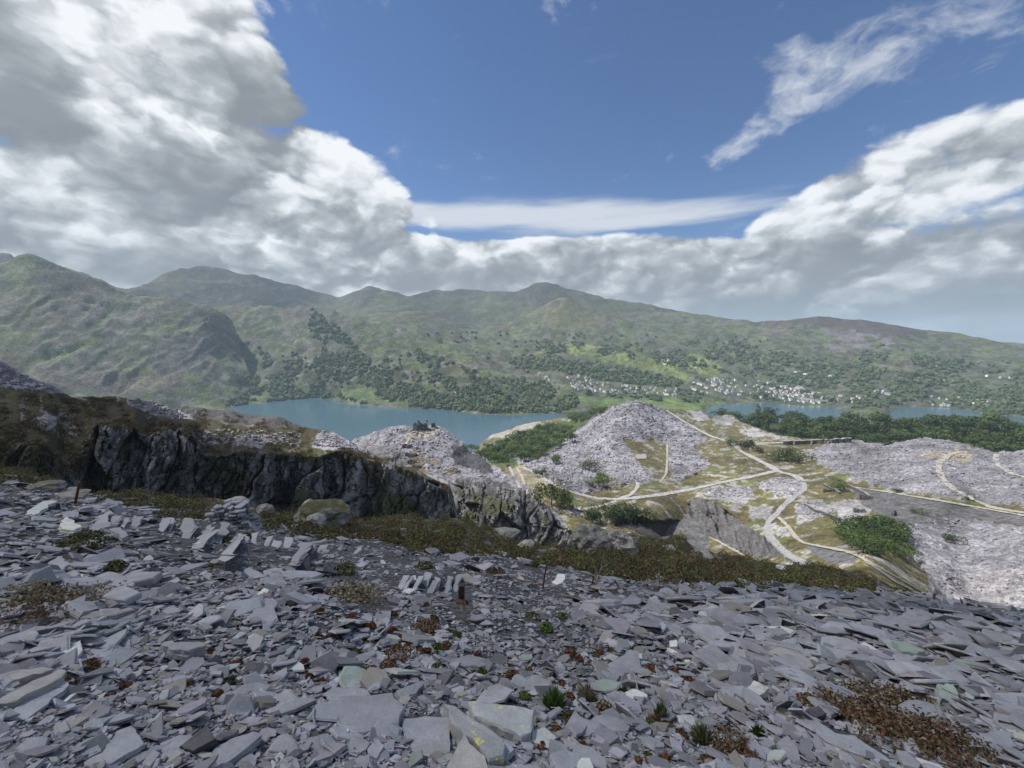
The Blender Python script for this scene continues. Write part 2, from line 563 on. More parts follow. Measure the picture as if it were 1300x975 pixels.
# ---- right hand valley side with the moor above the village
shoreR = [(400, 512), (437, 511), (468, 514.5), (518, 518), (569, 520), (590, 523), (630, 526), (671, 525), (715, 525), (725, 530), (740, 534), (890, 533), (896, 520), (904, 515), (928, 512), (978, 511), (1012, 514), (1063, 517), (1072, 524), (1084, 536), (1122, 536), (1131, 523), (1137, 518), (1185, 516), (1232, 520), (1259, 528), (1300, 530), (1700, 532)]
top_vs = curve([(380, 425), (440, 410), (471, 399), (501, 393), (529, 394), (549, 399), (576, 409), (600, 411.5), (630, 411.5), (650, 410), (671, 401), (695, 385), (716, 377), (742, 388), (765, 395), (800, 397), (830, 396), (860, 396), (894, 400), (928, 405), (962, 410), (1006, 405), (1050, 403), (1090, 406), (1148, 415), (1198, 422), (1249, 429), (1300, 436), (1400, 446), (1700, 455)], 4)
pts_vs = [(600, 411, 3300), (525, 393, 3200), (440, 410, 3100), (650, 410, 3300), (716, 377, 3500), (742, 388, 3520), (800, 397, 3700), (860, 396, 3900), (1050, 403, 4000), (1300, 436, 4000), (1600, 452, 4000), (700, 470, 2300), (560, 450, 2500), (480, 450, 2500), (800, 490, 2250), (800, 450, 2700), (900, 480, 2500), (1000, 490, 2600), (1000, 450, 3100), (1150, 490, 2800), (1150, 450, 3300), (1290, 480, 3200), (650, 500, 1900), (600, 470, 2200), (1600, 490, 3300), (900, 440, 3150), (720, 430, 2900)]
for sx_, sy_ in shoreR:
    pts_vs.append((sx_, sy_, float(dist_at_z(sx_, sy_, 1.5))))
d_vs = TPS(pts_vs, 1e-4)


def fields_cells(x, y, s, seed):
    """random field plots: returns random value of nearest jittered cell and edge closeness"""
    u, v = x / s, y / s
    iu, iv = np.floor(u).astype(int), np.floor(v).astype(int)
    best = np.full(u.shape, 9.0); sec = np.full(u.shape, 9.0); val = np.zeros(u.shape)
    r = np.random.default_rng(seed).random((64, 64, 3))
    for a in (-1, 0, 1):
        for b_ in (-1, 0, 1):
            q = r[(iu + a) % 64, (iv + b_) % 64]
            dd = np.hypot(iu + a + q[..., 0] - u, iv + b_ + q[..., 1] - v)
            nb = dd < best
            sec = np.where(nb, best, np.minimum(sec, dd)); val = np.where(nb, q[..., 2], val); best = np.where(nb, dd, best)
    return val, sec - best


def hillcols(px, py, d, p):
    X, Y, Z = p[..., 0], p[..., 1], p[..., 2]
    n = fbm(X, Y, Z, 0.004, 5); n2 = ridged(X, Y, Z * 2, 0.011, 4); n3 = fbm(X, Y, Z, 0.02, 4)
    c = np.broadcast_to(np.array(GRASS), px.shape + (3,)).copy()
    c = mixc(c, OLIVE, sst(n, -0.1, 0.3) * 0.8)
    c = mixc(c, (0.032, 0.046, 0.020), sst(n3, 0.0, 0.35) * 0.75)
    c = mixc(c, (0.088, 0.112, 0.040), sst(fbm(X + 900, Y, Z, 0.008, 4), 0.12, 0.30) * 0.8)
    c = mixc(c, HEATH, sst(n + (Z - 420) / 500, 0.0, 0.45) * 0.5)
    c = mixc(c, ROCK, sst(n2 + n3 * 0.4, 1.0, 1.45) * 0.65)
    return c


FIELDS_VS = [(700, 436), (770, 440), (850, 446), (905, 455), (915, 478), (870, 482), (800, 468), (740, 456), (680, 452)]
MEADOW = [(735, 503), (790, 506), (850, 507), (900, 511), (925, 511), (905, 519), (890, 526), (830, 524), (760, 520), (730, 512)]
DINO = [(1030, 412), (1070, 415), (1120, 425), (1150, 440), (1140, 452), (1090, 452), (1050, 440)]


def col_vs(px, py, d, p):
    c = hillcols(px, py, d, p)
    X, Y, Z = p[..., 0], p[..., 1], p[..., 2]
    val, edge = fields_cells(X, Y, 95.0, 2)
    fm = soft(px, py, FIELDS_VS, 12, 0.03) * sst(val, 0.25, 0.5)
    fc = np.array((0.12, 0.15, 0.045)) + (val[..., None] - 0.5) * np.array((0.11, 0.10, 0.03))
    c = c * (1 - fm[..., None]) + fc * fm[..., None]
    c = mixc(c, (0.035, 0.055, 0.022), soft(px, py, FIELDS_VS, 12, 0.03) * (edge < 0.07))
    c = mixc(c, BRIGHT, soft(px, py, MEADOW, 3, 0.06))
    c = mixc(c, (0.14, 0.125, 0.15), soft(px, py, DINO, 20, 0.05, 4) * sst(fbm(X, Y, Z, 0.012, 4), -0.15, 0.25) * 0.8)
    c = mixc(c, (0.055, 0.04, 0.042), soft(px, py, [(960, 409), (1050, 401), (1150, 413), (1170, 425), (1120, 428), (1060, 412)], 10, 0.05, 8) * 0.85)
    c = mixc(c, (0.14, 0.12, 0.10), soft(px, py, [(1150, 462), (1210, 468), (1250, 485), (1200, 482), (1160, 474)], 14, 0.08, 5) * 0.5)
    c = mixc(c, (0.115, 0.11, 0.055), soft(px, py, [(690, 392), (716, 376), (745, 390), (775, 412), (720, 425), (680, 410)], 12, 0.05, 6) * 0.5)
    return c


sheet('valley_side', 380, 1700, 2.5, top_vs, curve([(380, 440), (500, 455), (560, 470), (600, 492), (630, 518), (650, 526)] + [q for q in shoreR if q[0] > 660]), 64, d_vs, M_far, col_vs, amp=16, fs=0.005, rid=0.55, back=(0.05, 0.05, 70), skirt=6, shore=True)

# ---- knoll and wooded spur above the lake
shoreL = [(240, 528), (285, 521), (305, 513), (328, 511.5), (372, 507), (400, 505), (420, 507), (437, 511), (468, 514.5), (518, 518), (569, 520), (590, 523), (630, 526), (672, 527)]
top_kn = curve([(240, 396), (291, 391), (322, 390), (366, 390), (382, 389), (406, 391), (420, 394), (441, 403), (468, 410), (501, 420), (540, 432), (580, 447), (610, 465), (640, 490), (672, 521)], 5)
pts_kn = [(240, 396, 3250), (300, 391, 3150), (366, 390, 2950), (410, 391, 2800), (501, 420, 2520), (580, 447, 2150), (640, 490, 1800), (400, 450, 2480), (400, 480, 2300), (320, 450, 2750), (320, 490, 2480), (480, 470, 2150), (290, 470, 2700), (672, 521, 1650)]
for sx_, sy_ in shoreL:
    pts_kn.append((sx_, sy_, float(dist_at_z(sx_, sy_, 1.5))))
d_kn = TPS(pts_kn, 1e-4)
CRAG = [(366, 390), (385, 390), (410, 392), (440, 408), (450, 425), (440, 445), (420, 440), (400, 428), (380, 412)]
SCREE = [(372, 410), (395, 425), (400, 440), (420, 455), (435, 462), (425, 470), (400, 455), (375, 440), (362, 420)]


def col_kn(px, py, d, p):
    c = hillcols(px, py, d, p)
    X, Y, Z = p[..., 0], p[..., 1], p[..., 2]
    c = mixc(c, (0.085, 0.085, 0.08), soft(px, py, CRAG, 14, 0.05, 1) * sst(ridged(X, Y, Z, 0.014, 4), 0.2, 0.8) * 0.8)
    c = mixc(c, (0.15, 0.135, 0.12), soft(px, py, SCREE, 14, 0.06, 2) * sst(fbm(X, Y, Z, 0.02, 4), -0.2, 0.2) * 0.6)
    c = mixc(c, (0.082, 0.112, 0.040), soft(px, py, [(430, 494), (520, 500), (530, 514), (460, 513), (435, 508)], 3, 0.06, 3) * 0.9)
    c = mixc(c, (0.084, 0.112, 0.042), soft(px, py, [(285, 478), (330, 485), (345, 505), (290, 520), (240, 520)], 6, 0.06, 3) * 0.7)
    return c


sheet('wooded_knoll', 240, 672, 2, top_kn, curve(shoreL), 64, d_kn, M_far, col_kn, amp=20, fs=0.007, rid=0.6, back=(0.03, 0.04, 40), skirt=6, shore=True)

# ---- big hill on the left
top_lm = curve([(-400, 352), (-200, 350), (-60, 342), (0, 335), (20, 329), (37, 326), (61, 331), (85, 342), (112, 354), (146, 366), (176, 373), (203, 380), (230, 383), (257, 388), (275, 394), (288, 401.5), (298, 415), (304, 440), (314, 470), (330, 498), (345, 516)], 4)
d_lm = TPS([(-400, 352, 3050), (0, 335, 3050), (37, 326, 3000), (146, 366, 2930), (203, 380, 2840), (257, 388, 2780), (288, 402, 2790), (304, 440, 2700), (330, 498, 2400), (345, 522, 2230), (100, 500, 2250), (200, 500, 2230), (270, 505, 2200), (250, 450, 2500), (225, 440, 2520), (100, 420, 2620), (0, 420, 2650), (0, 500, 2250), (-300, 500, 2300), (200, 530, 2110), (300, 528, 2100), (0, 530, 2110), (-400, 530, 2150)], 1e-4)


def ex_lm(PX, PY, D, pts):
    # tilted rock strata: broken ribs that climb to the right
    rib, m = strata(PX, PY)
    pts[..., 2] += rib * 15 * m
    return pts


def strata(PX, PY):
    u = PX * 0.85 - PY * 0.53; v = PX * 0.53 + PY * 0.85
    w = fbm(PX, PY, 0, 0.012, 4) * 14
    r1 = ridged(u * 0.17 + 40, v + w, 2.0, 0.060, 4)
    m = sst(PX, -40, 60) * sst(PY, 358, 392) * (1 - sst(PX, 262, 292)) * (1 - sst(PY, 482, 508))
    return r1 - 0.7, m * (0.35 + 0.65 * sst(fbm(PX, PY, 9, 0.015, 3), -0.25, 0.25))


def col_lm(px, py, d, p):
    c = hillcols(px, py, d, p)
    X, Y, Z = p[..., 0], p[..., 1], p[..., 2]
    rib, m = strata(px, py)
    n = fbm(X, Y, Z, 0.01, 4)
    c = mixc(c, (0.125, 0.11, 0.105), m * sst(rib + n * 0.6, 0.1, 0.6) * 0.8)
    c = mixc(c, (0.10, 0.14, 0.042), m * sst(-rib + n * 0.5, -0.1, 0.4) * 0.8)
    c = mixc(c, (0.075, 0.072, 0.07), soft(px, py, [(190, 440), (225, 428), (262, 432), (272, 455), (250, 475), (205, 478), (185, 465)], 12, 0.06, 2) * 0.85)
    c = mixc(c, (0.11, 0.09, 0.082), soft(px, py, [(60, 470), (140, 480), (210, 478), (240, 495), (180, 505), (60, 495)], 12, 0.05, 7) * 0.6)
    return c


sheet('rocky_hill', -400, 345, 2.2, top_lm, curve([(-400, 530), (200, 530), (300, 528), (345, 522)]), 90, d_lm, M_far, col_lm, amp=22, fs=0.006, rid=0.6, back=(0.03, 0.04, 40), skirt=30, extra=ex_lm)

# ---- ground sheet to the horizon, lakes
def disc(name, z, r, mat, col, n=96):
    a = np.linspace(0, 2 * np.pi, n, endpoint=False)
    V = np.stack([np.cos(a) * r, np.sin(a) * r, np.full(n, z)], -1)
    me = mesh_np(name, V, np.arange(n), [n], mat, np.tile(col, (n, 1)))
    return link(name, me, kind='structure')


disc('ground', -9.0, 13800, M_far, (0.07, 0.095, 0.04))
mw = bpy.data.materials.new('lake_water'); mw.use_nodes = True
_b = NB(mw.node_tree); _bs = mw.node_tree.nodes['Principled BSDF']
_bs.inputs['Base Color'].default_value = (0.050, 0.100, 0.138, 1)
_bs.inputs['Roughness'].default_value = 0.16
_bs.inputs['IOR'].default_value = 1.333
_tc = _b.n('ShaderNodeTexCoord')
_n1 = _b.noise(_tc.outputs['Object'], 0.10, 5, 0.6); _n2 = _b.noise(_tc.outputs['Object'], 0.006, 3, 0.5)
_bp = _b.n('ShaderNodeBump'); _bp.inputs['Distance'].default_value = 0.6
_b.put(_bp.inputs['Strength'], _b.smooth(_n2, 0.35, 0.65, 0.25, 0.75)); _b.put(_bp.inputs['Height'], _n1)
mw.node_tree.links.new(_bp.outputs[0], _bs.inputs['Normal'])


def lake(poly):
    V = [P(x, y, dist_at_z(x, y, 0.0)) for x, y in poly]
    me = mesh_np('lake', np.array(V), np.arange(len(V)), [len(V)], mw)
    return link('lake', me, kind='structure')


lake([(200, 600), (735, 600), (748, 540), (745, 512), (640, 503), (430, 497), (230, 497)])
lake([(880, 540), (880, 507), (1060, 505), (1300, 508), (1300, 545)])

# ------------------------------------------------------------------ quarry: left cliff
top_cl = curve([(-400, 400), (-150, 435), (0, 462), (34, 479), (68, 493), (80, 500), (91, 504), (118, 502.5), (133, 504), (162, 506), (192, 511), (221, 519), (236, 517), (258, 517), (290, 523), (317, 527), (349, 528.5), (378, 538), (391, 543), (408, 544.5), (425, 549), (440, 558), (462, 570), (477, 579), (501, 589), (536, 598.5), (551, 608), (572, 616), (580, 650), (588, 700)], 1.2)
edge_cl = curve([(-400, 545), (0, 562), (20, 560), (60, 566), (80, 590), (112, 560), (118, 537), (172, 539), (187, 550), (212, 538), (246, 549), (256, 576), (295, 575), (324, 573), (366, 579), (403, 581), (428, 572), (452, 577), (489, 587), (526, 601), (560, 613), (572, 619), (588, 705)], 2)
_dc_top = curve([(-400, 260), (0, 235), (68, 225), (192, 235), (236, 290), (349, 300), (391, 290), (440, 275), (501, 250), (572, 236), (588, 232)], 6)
_dc_edge = curve([(-400, 190), (0, 180), (80, 176), (118, 190), (212, 196), (256, 184), (330, 186), (403, 200), (489, 215), (572, 231), (588, 230)], 4)
_dc_bot = curve([(-400, 165), (0, 158), (118, 172), (330, 171), (489, 200), (572, 226), (588, 228)], 4)


def d_cl(px, py):
    tp, ed = top_cl(px), np.maximum(edge_cl(px), top_cl(px) + 1.0)
    bo = 705.0
    a = np.clip((py - ed) / (bo - ed), 0, 1); u = np.clip((ed - py) / (ed - tp + 1e-6), 0, 1)
    return np.where(py > ed, _dc_edge(px) + (_dc_bot(px) - _dc_edge(px)) * a ** 0.8, _dc_edge(px) + (_dc_top(px) - _dc_edge(px)) * u ** 1.3)


def cliff_relief(px, py, seed=0.0):
    # joint-bounded buttresses: steps along the face, leaning slightly
    u = px + 0.20 * (py - 600) + fbm(px, py, seed, 0.02, 3) * 8
    v1, e1 = fields_cells(u, py * 0.36 + 500, 27.0, 70 + int(seed))
    v2, e2 = fields_cells(u + 300, py * 0.45 + 300, 9.5, 71 + int(seed))
    v3, e3 = fields_cells(u + 900, py * 0.6 + 100, 4.6, 72 + int(seed))
    s = fbm(u, py * 0.12, seed + 2, 0.04, 3)
    fine = fbm(u, py * 0.5, seed + 9, 0.22, 3)
    rel = (v3 - 0.5) * 1.6 + (v1 - 0.5) * 11.0 + (v2 - 0.5) * 3.4 + s * 4.0 + fine * 0.9 + (1 - sst(e1, 0.0, 0.10)) * 2.2 + (1 - sst(e2, 0.0, 0.12)) * 0.7 + sst(v1, 0.5, 1.0) * (py - 620) * 0.05
    return 0.3 * rel + 0.7 * np.round(rel / 2.4) * 2.4


def ex_cl(PX, PY, D, pts):
    ed = edge_cl(PX)
    f = sst(PY, ed - 2, ed + 8) * (0.35 + 0.65 * sst(PX, 90, 130))
    k = 1 + (cliff_relief(PX, PY) * f) / D
    base = np.array([0, 0, EYE])
    q = base + (pts - base) * k[..., None]
    n = fbm(q[..., 0], q[..., 1], q[..., 2], 0.06, 5)
    q[..., 2] += n * 1.8 * (1 - f)
    return q


def col_cl(px, py, d, p):
    X, Y, Z = p[..., 0], p[..., 1], p[..., 2]
    ed = edge_cl(px)
    f = sst(py + fbm(px, py, 0, 0.08, 3) * 8, ed - 2, ed + 5)
    n = fbm(X, Y, Z, 0.05, 5); n2 = fbm(px, py * 0.35, 3, 0.09, 4)
    face = np.broadcast_to(np.array((0.135, 0.136, 0.148)), px.shape + (3,)).copy()
    face = mixc(face, (0.27, 0.27, 0.285), sst(n2, 0.05, 0.5) * 0.7)
    face = mixc(face, (0.065, 0.066, 0.066), sst(-n2, 0.05, 0.4) * 0.8)
    face = mixc(face, (0.055, 0.055, 0.025), sst(n + (px < 118) * 0.3, 0.25, 0.5) * 0.8)
    face = mixc(face, (0.065, 0.08, 0.022), soft(px, py, [(465, 650), (480, 628), (510, 625), (530, 640), (545, 660), (500, 668)], 8, 0.06, 3) * 0.8)
    top = np.broadcast_to(np.array((0.062, 0.052, 0.027)), px.shape + (3,)).copy()
    top = mixc(top, (0.075, 0.075, 0.03), sst(n, 0.05, 0.4) * 0.8)
    sl = np.maximum.reduce([soft(px, py, [(-400, 380), (0, 455), (70, 490), (86, 504), (40, 497), (0, 490), (-400, 480)], 3, 0.08, 1),
                            soft(px, py, [(160, 504), (195, 508), (225, 518), (250, 532), (215, 531), (180, 522), (163, 514)], 4, 0.08, 2),
                            soft(px, py, [(95, 529), (60, 525), (30, 540), (60, 545), (95, 535)], 5, 0.1, 3),
                            soft(px, py, [(395, 565), (410, 545), (428, 549), (445, 560), (470, 575), (440, 570), (410, 575)], 4, 0.1, 4),
                            soft(px, py, [(258, 548), (275, 552), (278, 562), (255, 564)], 4, 0.1, 5),
                            soft(px, py, [(292, 556), (350, 550), (360, 562), (300, 566)], 6, 0.1, 6) * 0.8,
                            soft(px, py, [(88, 500), (110, 500), (118, 506), (95, 507)], 2, 0.1, 7),
                            sst(n2 + n * 0.5, 0.42, 0.6) * 0.6])
    top = mixc(top, (0.27, 0.265, 0.29), sl)
    bk = soft(px, py, [(222, 516), (260, 516), (292, 522), (320, 526), (350, 528), (380, 537), (392, 544), (350, 540), (300, 536), (250, 530)], 1.5, 0.1, 8)
    top = mixc(top, (0.09, 0.088, 0.09), bk)
    return mixc(face, (0, 0, 0), f * 0) * f[..., None] + top * (1 - f[..., None])


sheet('quarry_cliff', -400, 588, 1.6, top_cl, curve([(-400, 705), (588, 706)]), 130, d_cl, M_cliff, col_cl, amp=0, back=(0.03, 0.02, 14), skirt=20, extra=ex_cl, smooth=False)

# ------------------------------------------------------------------ spoil hill that carries the ruined huts
top_hh = curve([(425, 575), (450, 558), (470, 551), (480, 546), (498, 542), (516, 541), (526, 542), (540, 540), (552, 539), (564, 543), (576, 552), (586, 558), (592, 564), (608, 576), (622, 588), (640, 600), (656, 607), (668, 618), (690, 640), (710, 652), (726, 676), (740, 700)], 1.5)
d_hh = TPS([(430, 575, 440), (450, 558, 450), (498, 542, 452), (540, 540, 452), (564, 543, 450), (592, 564, 425), (622, 588, 375), (656, 607, 318), (690, 640, 278), (726, 676, 262), (740, 702, 255), (560, 600, 325), (520, 590, 350), (480, 590, 365), (430, 610, 330), (610, 605, 312), (640, 615, 296), (600, 650, 268), (650, 650, 264), (600, 700, 252), (680, 700, 250), (430, 700, 250), (700, 670, 264), (520, 560, 405)], 1e-4)


def hh_wall(px, py):
    ln = np.interp(px, [430, 570, 585, 610, 640, 665, 690, 740], [640, 608, 606, 608, 612, 622, 644, 690])
    return sst(py, ln - 6, ln + 10) * sst(px, 560, 585)


def ex_hh(PX, PY, D, pts):
    f = hh_wall(PX, PY)
    k = 1 + cliff_relief(PX, PY, 40.0) * f * 1.1 / D
    base = np.array([0, 0, EYE])
    q = base + (pts - base) * k[..., None]
    q[..., 2] += fbm(q[..., 0], q[..., 1], q[..., 2], 0.07, 5) * 2.6 * (1 - f * 0.4)
    # hollow tipped edge
    g = np.exp(-(((PX - 590) / 14) ** 2 + ((PY - 578) / 14) ** 2)) + np.exp(-(((PX - 612) / 26) ** 2 + ((PY - 622) / 12) ** 2))
    q[..., 2] -= g * 5
    return q


def col_hh(px, py, d, p):
    X, Y, Z = p[..., 0], p[..., 1], p[..., 2]
    n = fbm(X, Y, Z, 0.05, 5); n2 = fbm(px, py, 3, 0.12, 4)
    c = np.broadcast_to(np.array(SLATE) * 0.95, px.shape + (3,)).copy()
    c = mixc(c, (0.34, 0.30, 0.22), soft(px, py, [(515, 553), (535, 545), (560, 543), (552, 552), (530, 558), (512, 564)], 4, 0.1, 1) * 0.8)
    for i, pl in enumerate(([(525, 568), (540, 575), (540, 598), (552, 598), (548, 606), (528, 598), (518, 585)], [(562, 596), (580, 594), (578, 604), (560, 604)], [(545, 580), (560, 583), (556, 592), (544, 588)])):
        c = mixc(c, (0.13, 0.105, 0.06), soft(px, py, pl, 5, 0.12, i + 2) * 0.9)
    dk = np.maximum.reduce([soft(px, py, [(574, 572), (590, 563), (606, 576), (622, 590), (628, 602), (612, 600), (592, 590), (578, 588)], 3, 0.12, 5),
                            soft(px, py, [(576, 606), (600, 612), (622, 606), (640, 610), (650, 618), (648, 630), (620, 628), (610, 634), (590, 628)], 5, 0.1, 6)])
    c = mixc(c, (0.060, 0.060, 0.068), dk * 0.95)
    c = mixc(c, (0.14, 0.135, 0.14), soft(px, py, [(450, 566), (475, 566), (520, 574), (518, 590), (480, 588)], 3, 0.1, 7) * 0.9)
    w = hh_wall(px, py)
    f = np.broadcast_to(np.array((0.095, 0.095, 0.10)), px.shape + (3,)).copy()
    f = mixc(f, (0.05, 0.05, 0.047), sst(-n2, 0.0, 0.4) * 0.8)
    f = mixc(f, (0.22, 0.22, 0.215), sst(n2, 0.15, 0.5) * 0.7)
    f = mixc(f, (0.06, 0.062, 0.028), sst(n, 0.1, 0.45) * 0.8)
    return c * (1 - w[..., None]) + f * w[..., None]


sheet('spoil_hill', 425, 740, 1.3, top_hh, curve([(425, 706), (740, 712)]), 110, d_hh, M_tip, col_hh, amp=0, back=(0.02, 0.02, 16), skirt=15, extra=ex_hh, smooth=False)

# ------------------------------------------------------------------ quarry terraces with the tips and roads
top_te = curve([(575, 600), (600, 578), (612, 562), (625, 553), (640, 549), (652, 543), (666, 539), (682, 536), (700, 533), (716, 530), (735, 534), (749, 533), (760, 524), (780, 517), (794, 511.5), (808, 508.5), (816, 510), (828, 516), (840, 520), (852, 519), (870, 520), (892, 522), (906, 530), (915, 527), (928, 526), (940, 535), (960, 543), (990, 553), (1020, 557), (1086, 558), (1097, 562), (1127, 566), (1148, 559.5), (1168, 557), (1192, 559.5), (1219, 563), (1239, 571), (1259, 573), (1276, 576), (1300, 573), (1400, 580), (1700, 590)], 1.0)
bot_te = curve([(575, 690), (720, 712), (830, 705), (1000, 735), (1150, 785), (1300, 815), (1700, 870)])
d_te = TPS([(590, 590, 620), (612, 563, 1040), (640, 549, 1110), (682, 536, 1130), (716, 530, 1150), (600, 600, 500), (650, 580, 720), (690, 570, 740), (720, 550, 860), (620, 620, 400), (700, 600, 440), (660, 600, 450), (720, 640, 345), (680, 650, 330), (760, 524, 860), (808, 509, 830), (828, 516, 850), (850, 519, 900), (770, 560, 640), (820, 550, 690), (760, 600, 500), (790, 632, 385), (850, 600, 510), (870, 560, 690), (900, 570, 650), (892, 522, 930), (928, 527, 910), (985, 597, 530), (960, 545, 800), (1020, 557, 730), (1086, 558, 740), (1030, 585, 590), (1130, 566, 690), (1168, 557, 740), (1219, 563, 740), (1300, 573, 720), (1060, 600, 520), (1100, 640, 415), (1160, 610, 500), (1230, 620, 480), (1300, 620, 500), (1200, 640, 400), (1200, 664, 372), (1300, 660, 395), (1200, 720, 275), (1200, 775, 222), (1300, 800, 220), (1300, 720, 290), (1130, 690, 262), (1095, 708, 212), (1150, 745, 196), (1180, 770, 200), (1000, 690, 292), (960, 640, 405), (900, 640, 402), (905, 674, 372), (870, 662, 388), (960, 705, 300), (850, 690, 318), (800, 670, 318), (720, 700, 262), (1050, 700, 250), (1050, 640, 410), (1000, 660, 348), (1150, 660, 350), (1160, 720, 250), (830, 650, 350), (1500, 700, 300), (1600, 590, 700), (1600, 850, 220), (600, 700, 280)], 2e-4)

CTIP = [(640, 575), (680, 585), (700, 570), (735, 545), (750, 530), (780, 514), (808, 505), (840, 520), (880, 545), (893, 558), (880, 568), (902, 590), (880, 604), (860, 612), (850, 600), (848, 565), (830, 557), (790, 558), (800, 575), (822, 600), (832, 608), (800, 615), (770, 620), (740, 628), (700, 610), (660, 590)]
ETIP = [(1020, 575), (1065, 560), (1150, 555), (1200, 557), (1240, 570), (1320, 570), (1700, 585), (1700, 650), (1300, 645), (1200, 630), (1140, 625), (1090, 610), (1060, 600), (1040, 588)]
STIP = [(1150, 664), (1210, 658), (1300, 670), (1700, 700), (1700, 870), (1250, 830), (1190, 770), (1178, 735), (1155, 700), (1145, 680)]
DBANK = [(1080, 618), (1160, 630), (1240, 645), (1310, 655), (1310, 668), (1230, 658), (1150, 668), (1120, 655), (1095, 640)]
PWALL = [(876, 632), (890, 632), (910, 640), (930, 655), (955, 672), (985, 690), (1000, 706), (970, 706), (940, 700), (905, 684), (885, 668), (874, 650)]
PIT = [(785, 655), (800, 652), (830, 660), (860, 660), (868, 668), (858, 680), (830, 684), (800, 672), (780, 668)]


def tipvar(X, Y):
    return np.clip(1.0 + 0.45 * fbm(X, Y, 3.0, 0.018, 4) + 0.25 * fbm(X, Y, 8.0, 0.07, 3), 0.55, 1.4)


def ex_te(PX, PY, D, pts):
    X, Y, Z = pts[..., 0], pts[..., 1], pts[..., 2]
    tipm = np.maximum.reduce([soft(PX, PY, CTIP, 4, 0.06), soft(PX, PY, ETIP, 4, 0.06), soft(PX, PY, STIP, 4, 0.06)])
    pts[..., 2] += fbm(X, Y, Z, 0.045, 5) * (1.2 + 2.6 * tipm) + ridged(X, Y, Z, 0.02, 4) * 1.2 * tipm
    w = soft(PX, PY, PWALL, 1.5, 0.1); pit = soft(PX, PY, PIT, 2, 0.1)
    base = np.array([0, 0, EYE])
    u = PX - PY * 0.35
    rel = (np.round(fbm(u, PY * 0.2, 7, 0.11, 3) * 4) / 4 * 8 + fbm(u, PY * 0.2, 3, 0.25, 3) * 4) * w + 18 * pit
    q = base + (pts - base) * (1 + rel / D)[..., None]
    return q


def col_te(px, py, d, p):
    X, Y, Z = p[..., 0], p[..., 1], p[..., 2]
    n = fbm(X, Y, Z, 0.03, 5); n2 = fbm(X, Y, Z, 0.09, 4)
    c = np.broadcast_to(np.array((0.115, 0.10, 0.05)), px.shape + (3,)).copy()
    c = mixc(c, (0.10, 0.115, 0.045), sst(n, 0.0, 0.4) * 0.8)
    c = mixc(c, (0.27, 0.26, 0.265), sst(n2 + n * 0.4, 0.18, 0.42) * 0.85)
    c = mixc(c, (0.055, 0.085, 0.025), soft(px, py, [(600, 585), (630, 560), (680, 545), (740, 530), (760, 520), (750, 540), (720, 565), (690, 590), (650, 592)], 4, 0.08, 1))
    # patches of slate waste on the terrace
    for i, pl in enumerate(([(985, 605), (1020, 612), (1010, 628), (985, 630), (960, 615)], [(948, 640), (980, 645), (978, 660), (950, 658)], [(980, 665), (1000, 668), (1002, 682), (985, 680)], [(1010, 640), (1040, 635), (1060, 650), (1030, 660), (1008, 668)], [(1050, 640), (1100, 632), (1105, 652), (1070, 660)], [(890, 620), (950, 618), (960, 632), (940, 640), (900, 632)], [(862, 520), (890, 522), (905, 536), (880, 530)], [(905, 533), (926, 525), (934, 540), (912, 538)], [(950, 545), (1000, 555), (960, 556), (940, 548)])):
        c = mixc(c, (0.285, 0.28, 0.30), soft(px, py, pl, 7, 0.1, i + 20) * 0.85)
    c = mixc(c, np.array(SLATE), soft(px, py, CTIP, 5, 0.08, 2))
    c = mixc(c, (0.185, 0.182, 0.205), soft(px, py, ETIP, 5, 0.08, 3))
    c = mixc(c, (0.200, 0.197, 0.222), soft(px, py, STIP, 4, 0.08, 4))
    c = c * tipvar(X, Y)[..., None]
    c = mixc(c, (0.28, 0.27, 0.285), soft(px, py, [(1190, 745), (1240, 730), (1320, 725), (1700, 760), (1700, 870), (1250, 830), (1200, 780)], 8, 0.06, 5) * 0.8)
    c = mixc(c, (0.32, 0.27, 0.19), soft(px, py, [(1160, 578), (1200, 572), (1235, 574), (1230, 586), (1200, 588)], 6, 0.1, 6) * 0.7)
    c = mixc(c, (0.108, 0.108, 0.114), soft(px, py, DBANK, 1.5, 0.1, 7))
    c = mixc(c, (0.36, 0.34, 0.30), soft(px, py, [(615, 556), (640, 546), (682, 534), (690, 538), (660, 550), (640, 556)], 3, 0.1, 8) * 0.7)
    c = mixc(c, (0.26, 0.225, 0.10), soft(px, py, [(1090, 708), (1110, 716), (1150, 738), (1180, 752), (1170, 758), (1130, 750), (1095, 728), (1085, 718)], 3, 0.12, 9) * 0.85)
    c = mixc(c, (0.29, 0.26, 0.19), soft(px, py, [(660, 590), (690, 600), (700, 625), (690, 640), (665, 620), (650, 600)], 4, 0.12, 10) * 0.6)
    c = mixc(c, (0.115, 0.112, 0.118), soft(px, py, PWALL, 1.5, 0.1))
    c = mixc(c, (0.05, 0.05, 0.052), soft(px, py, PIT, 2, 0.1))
    c = mixc(c, (0.12, 0.12, 0.13), soft(px, py, [(1020, 690), (1090, 700), (1085, 718), (1060, 716), (1035, 706)], 1.5, 0.1, 11))
    return c


sheet('quarry_terrace', 575, 1700, 1.7, top_te, bot_te, 150, d_te, M_tip, col_te, amp=0, back=(0.03, 0.03, 22), skirt=20, extra=ex_te)

# floor of the quarry pit, mostly hidden
def box_sheet(name, x0, x1, y0, y1, z, mat, col):
    V = np.array([(x0, y0, z), (x1, y0, z), (x1, y1, z), (x0, y1, z)], float)
    return link(name, mesh_np(name, V, [0, 1, 2, 3], [4], mat, np.tile(col, (4, 1))), kind='structure')


box_sheet('quarry_floor', -700, 300, 60, 420, 130.0, M_tip, (0.12, 0.12, 0.125))

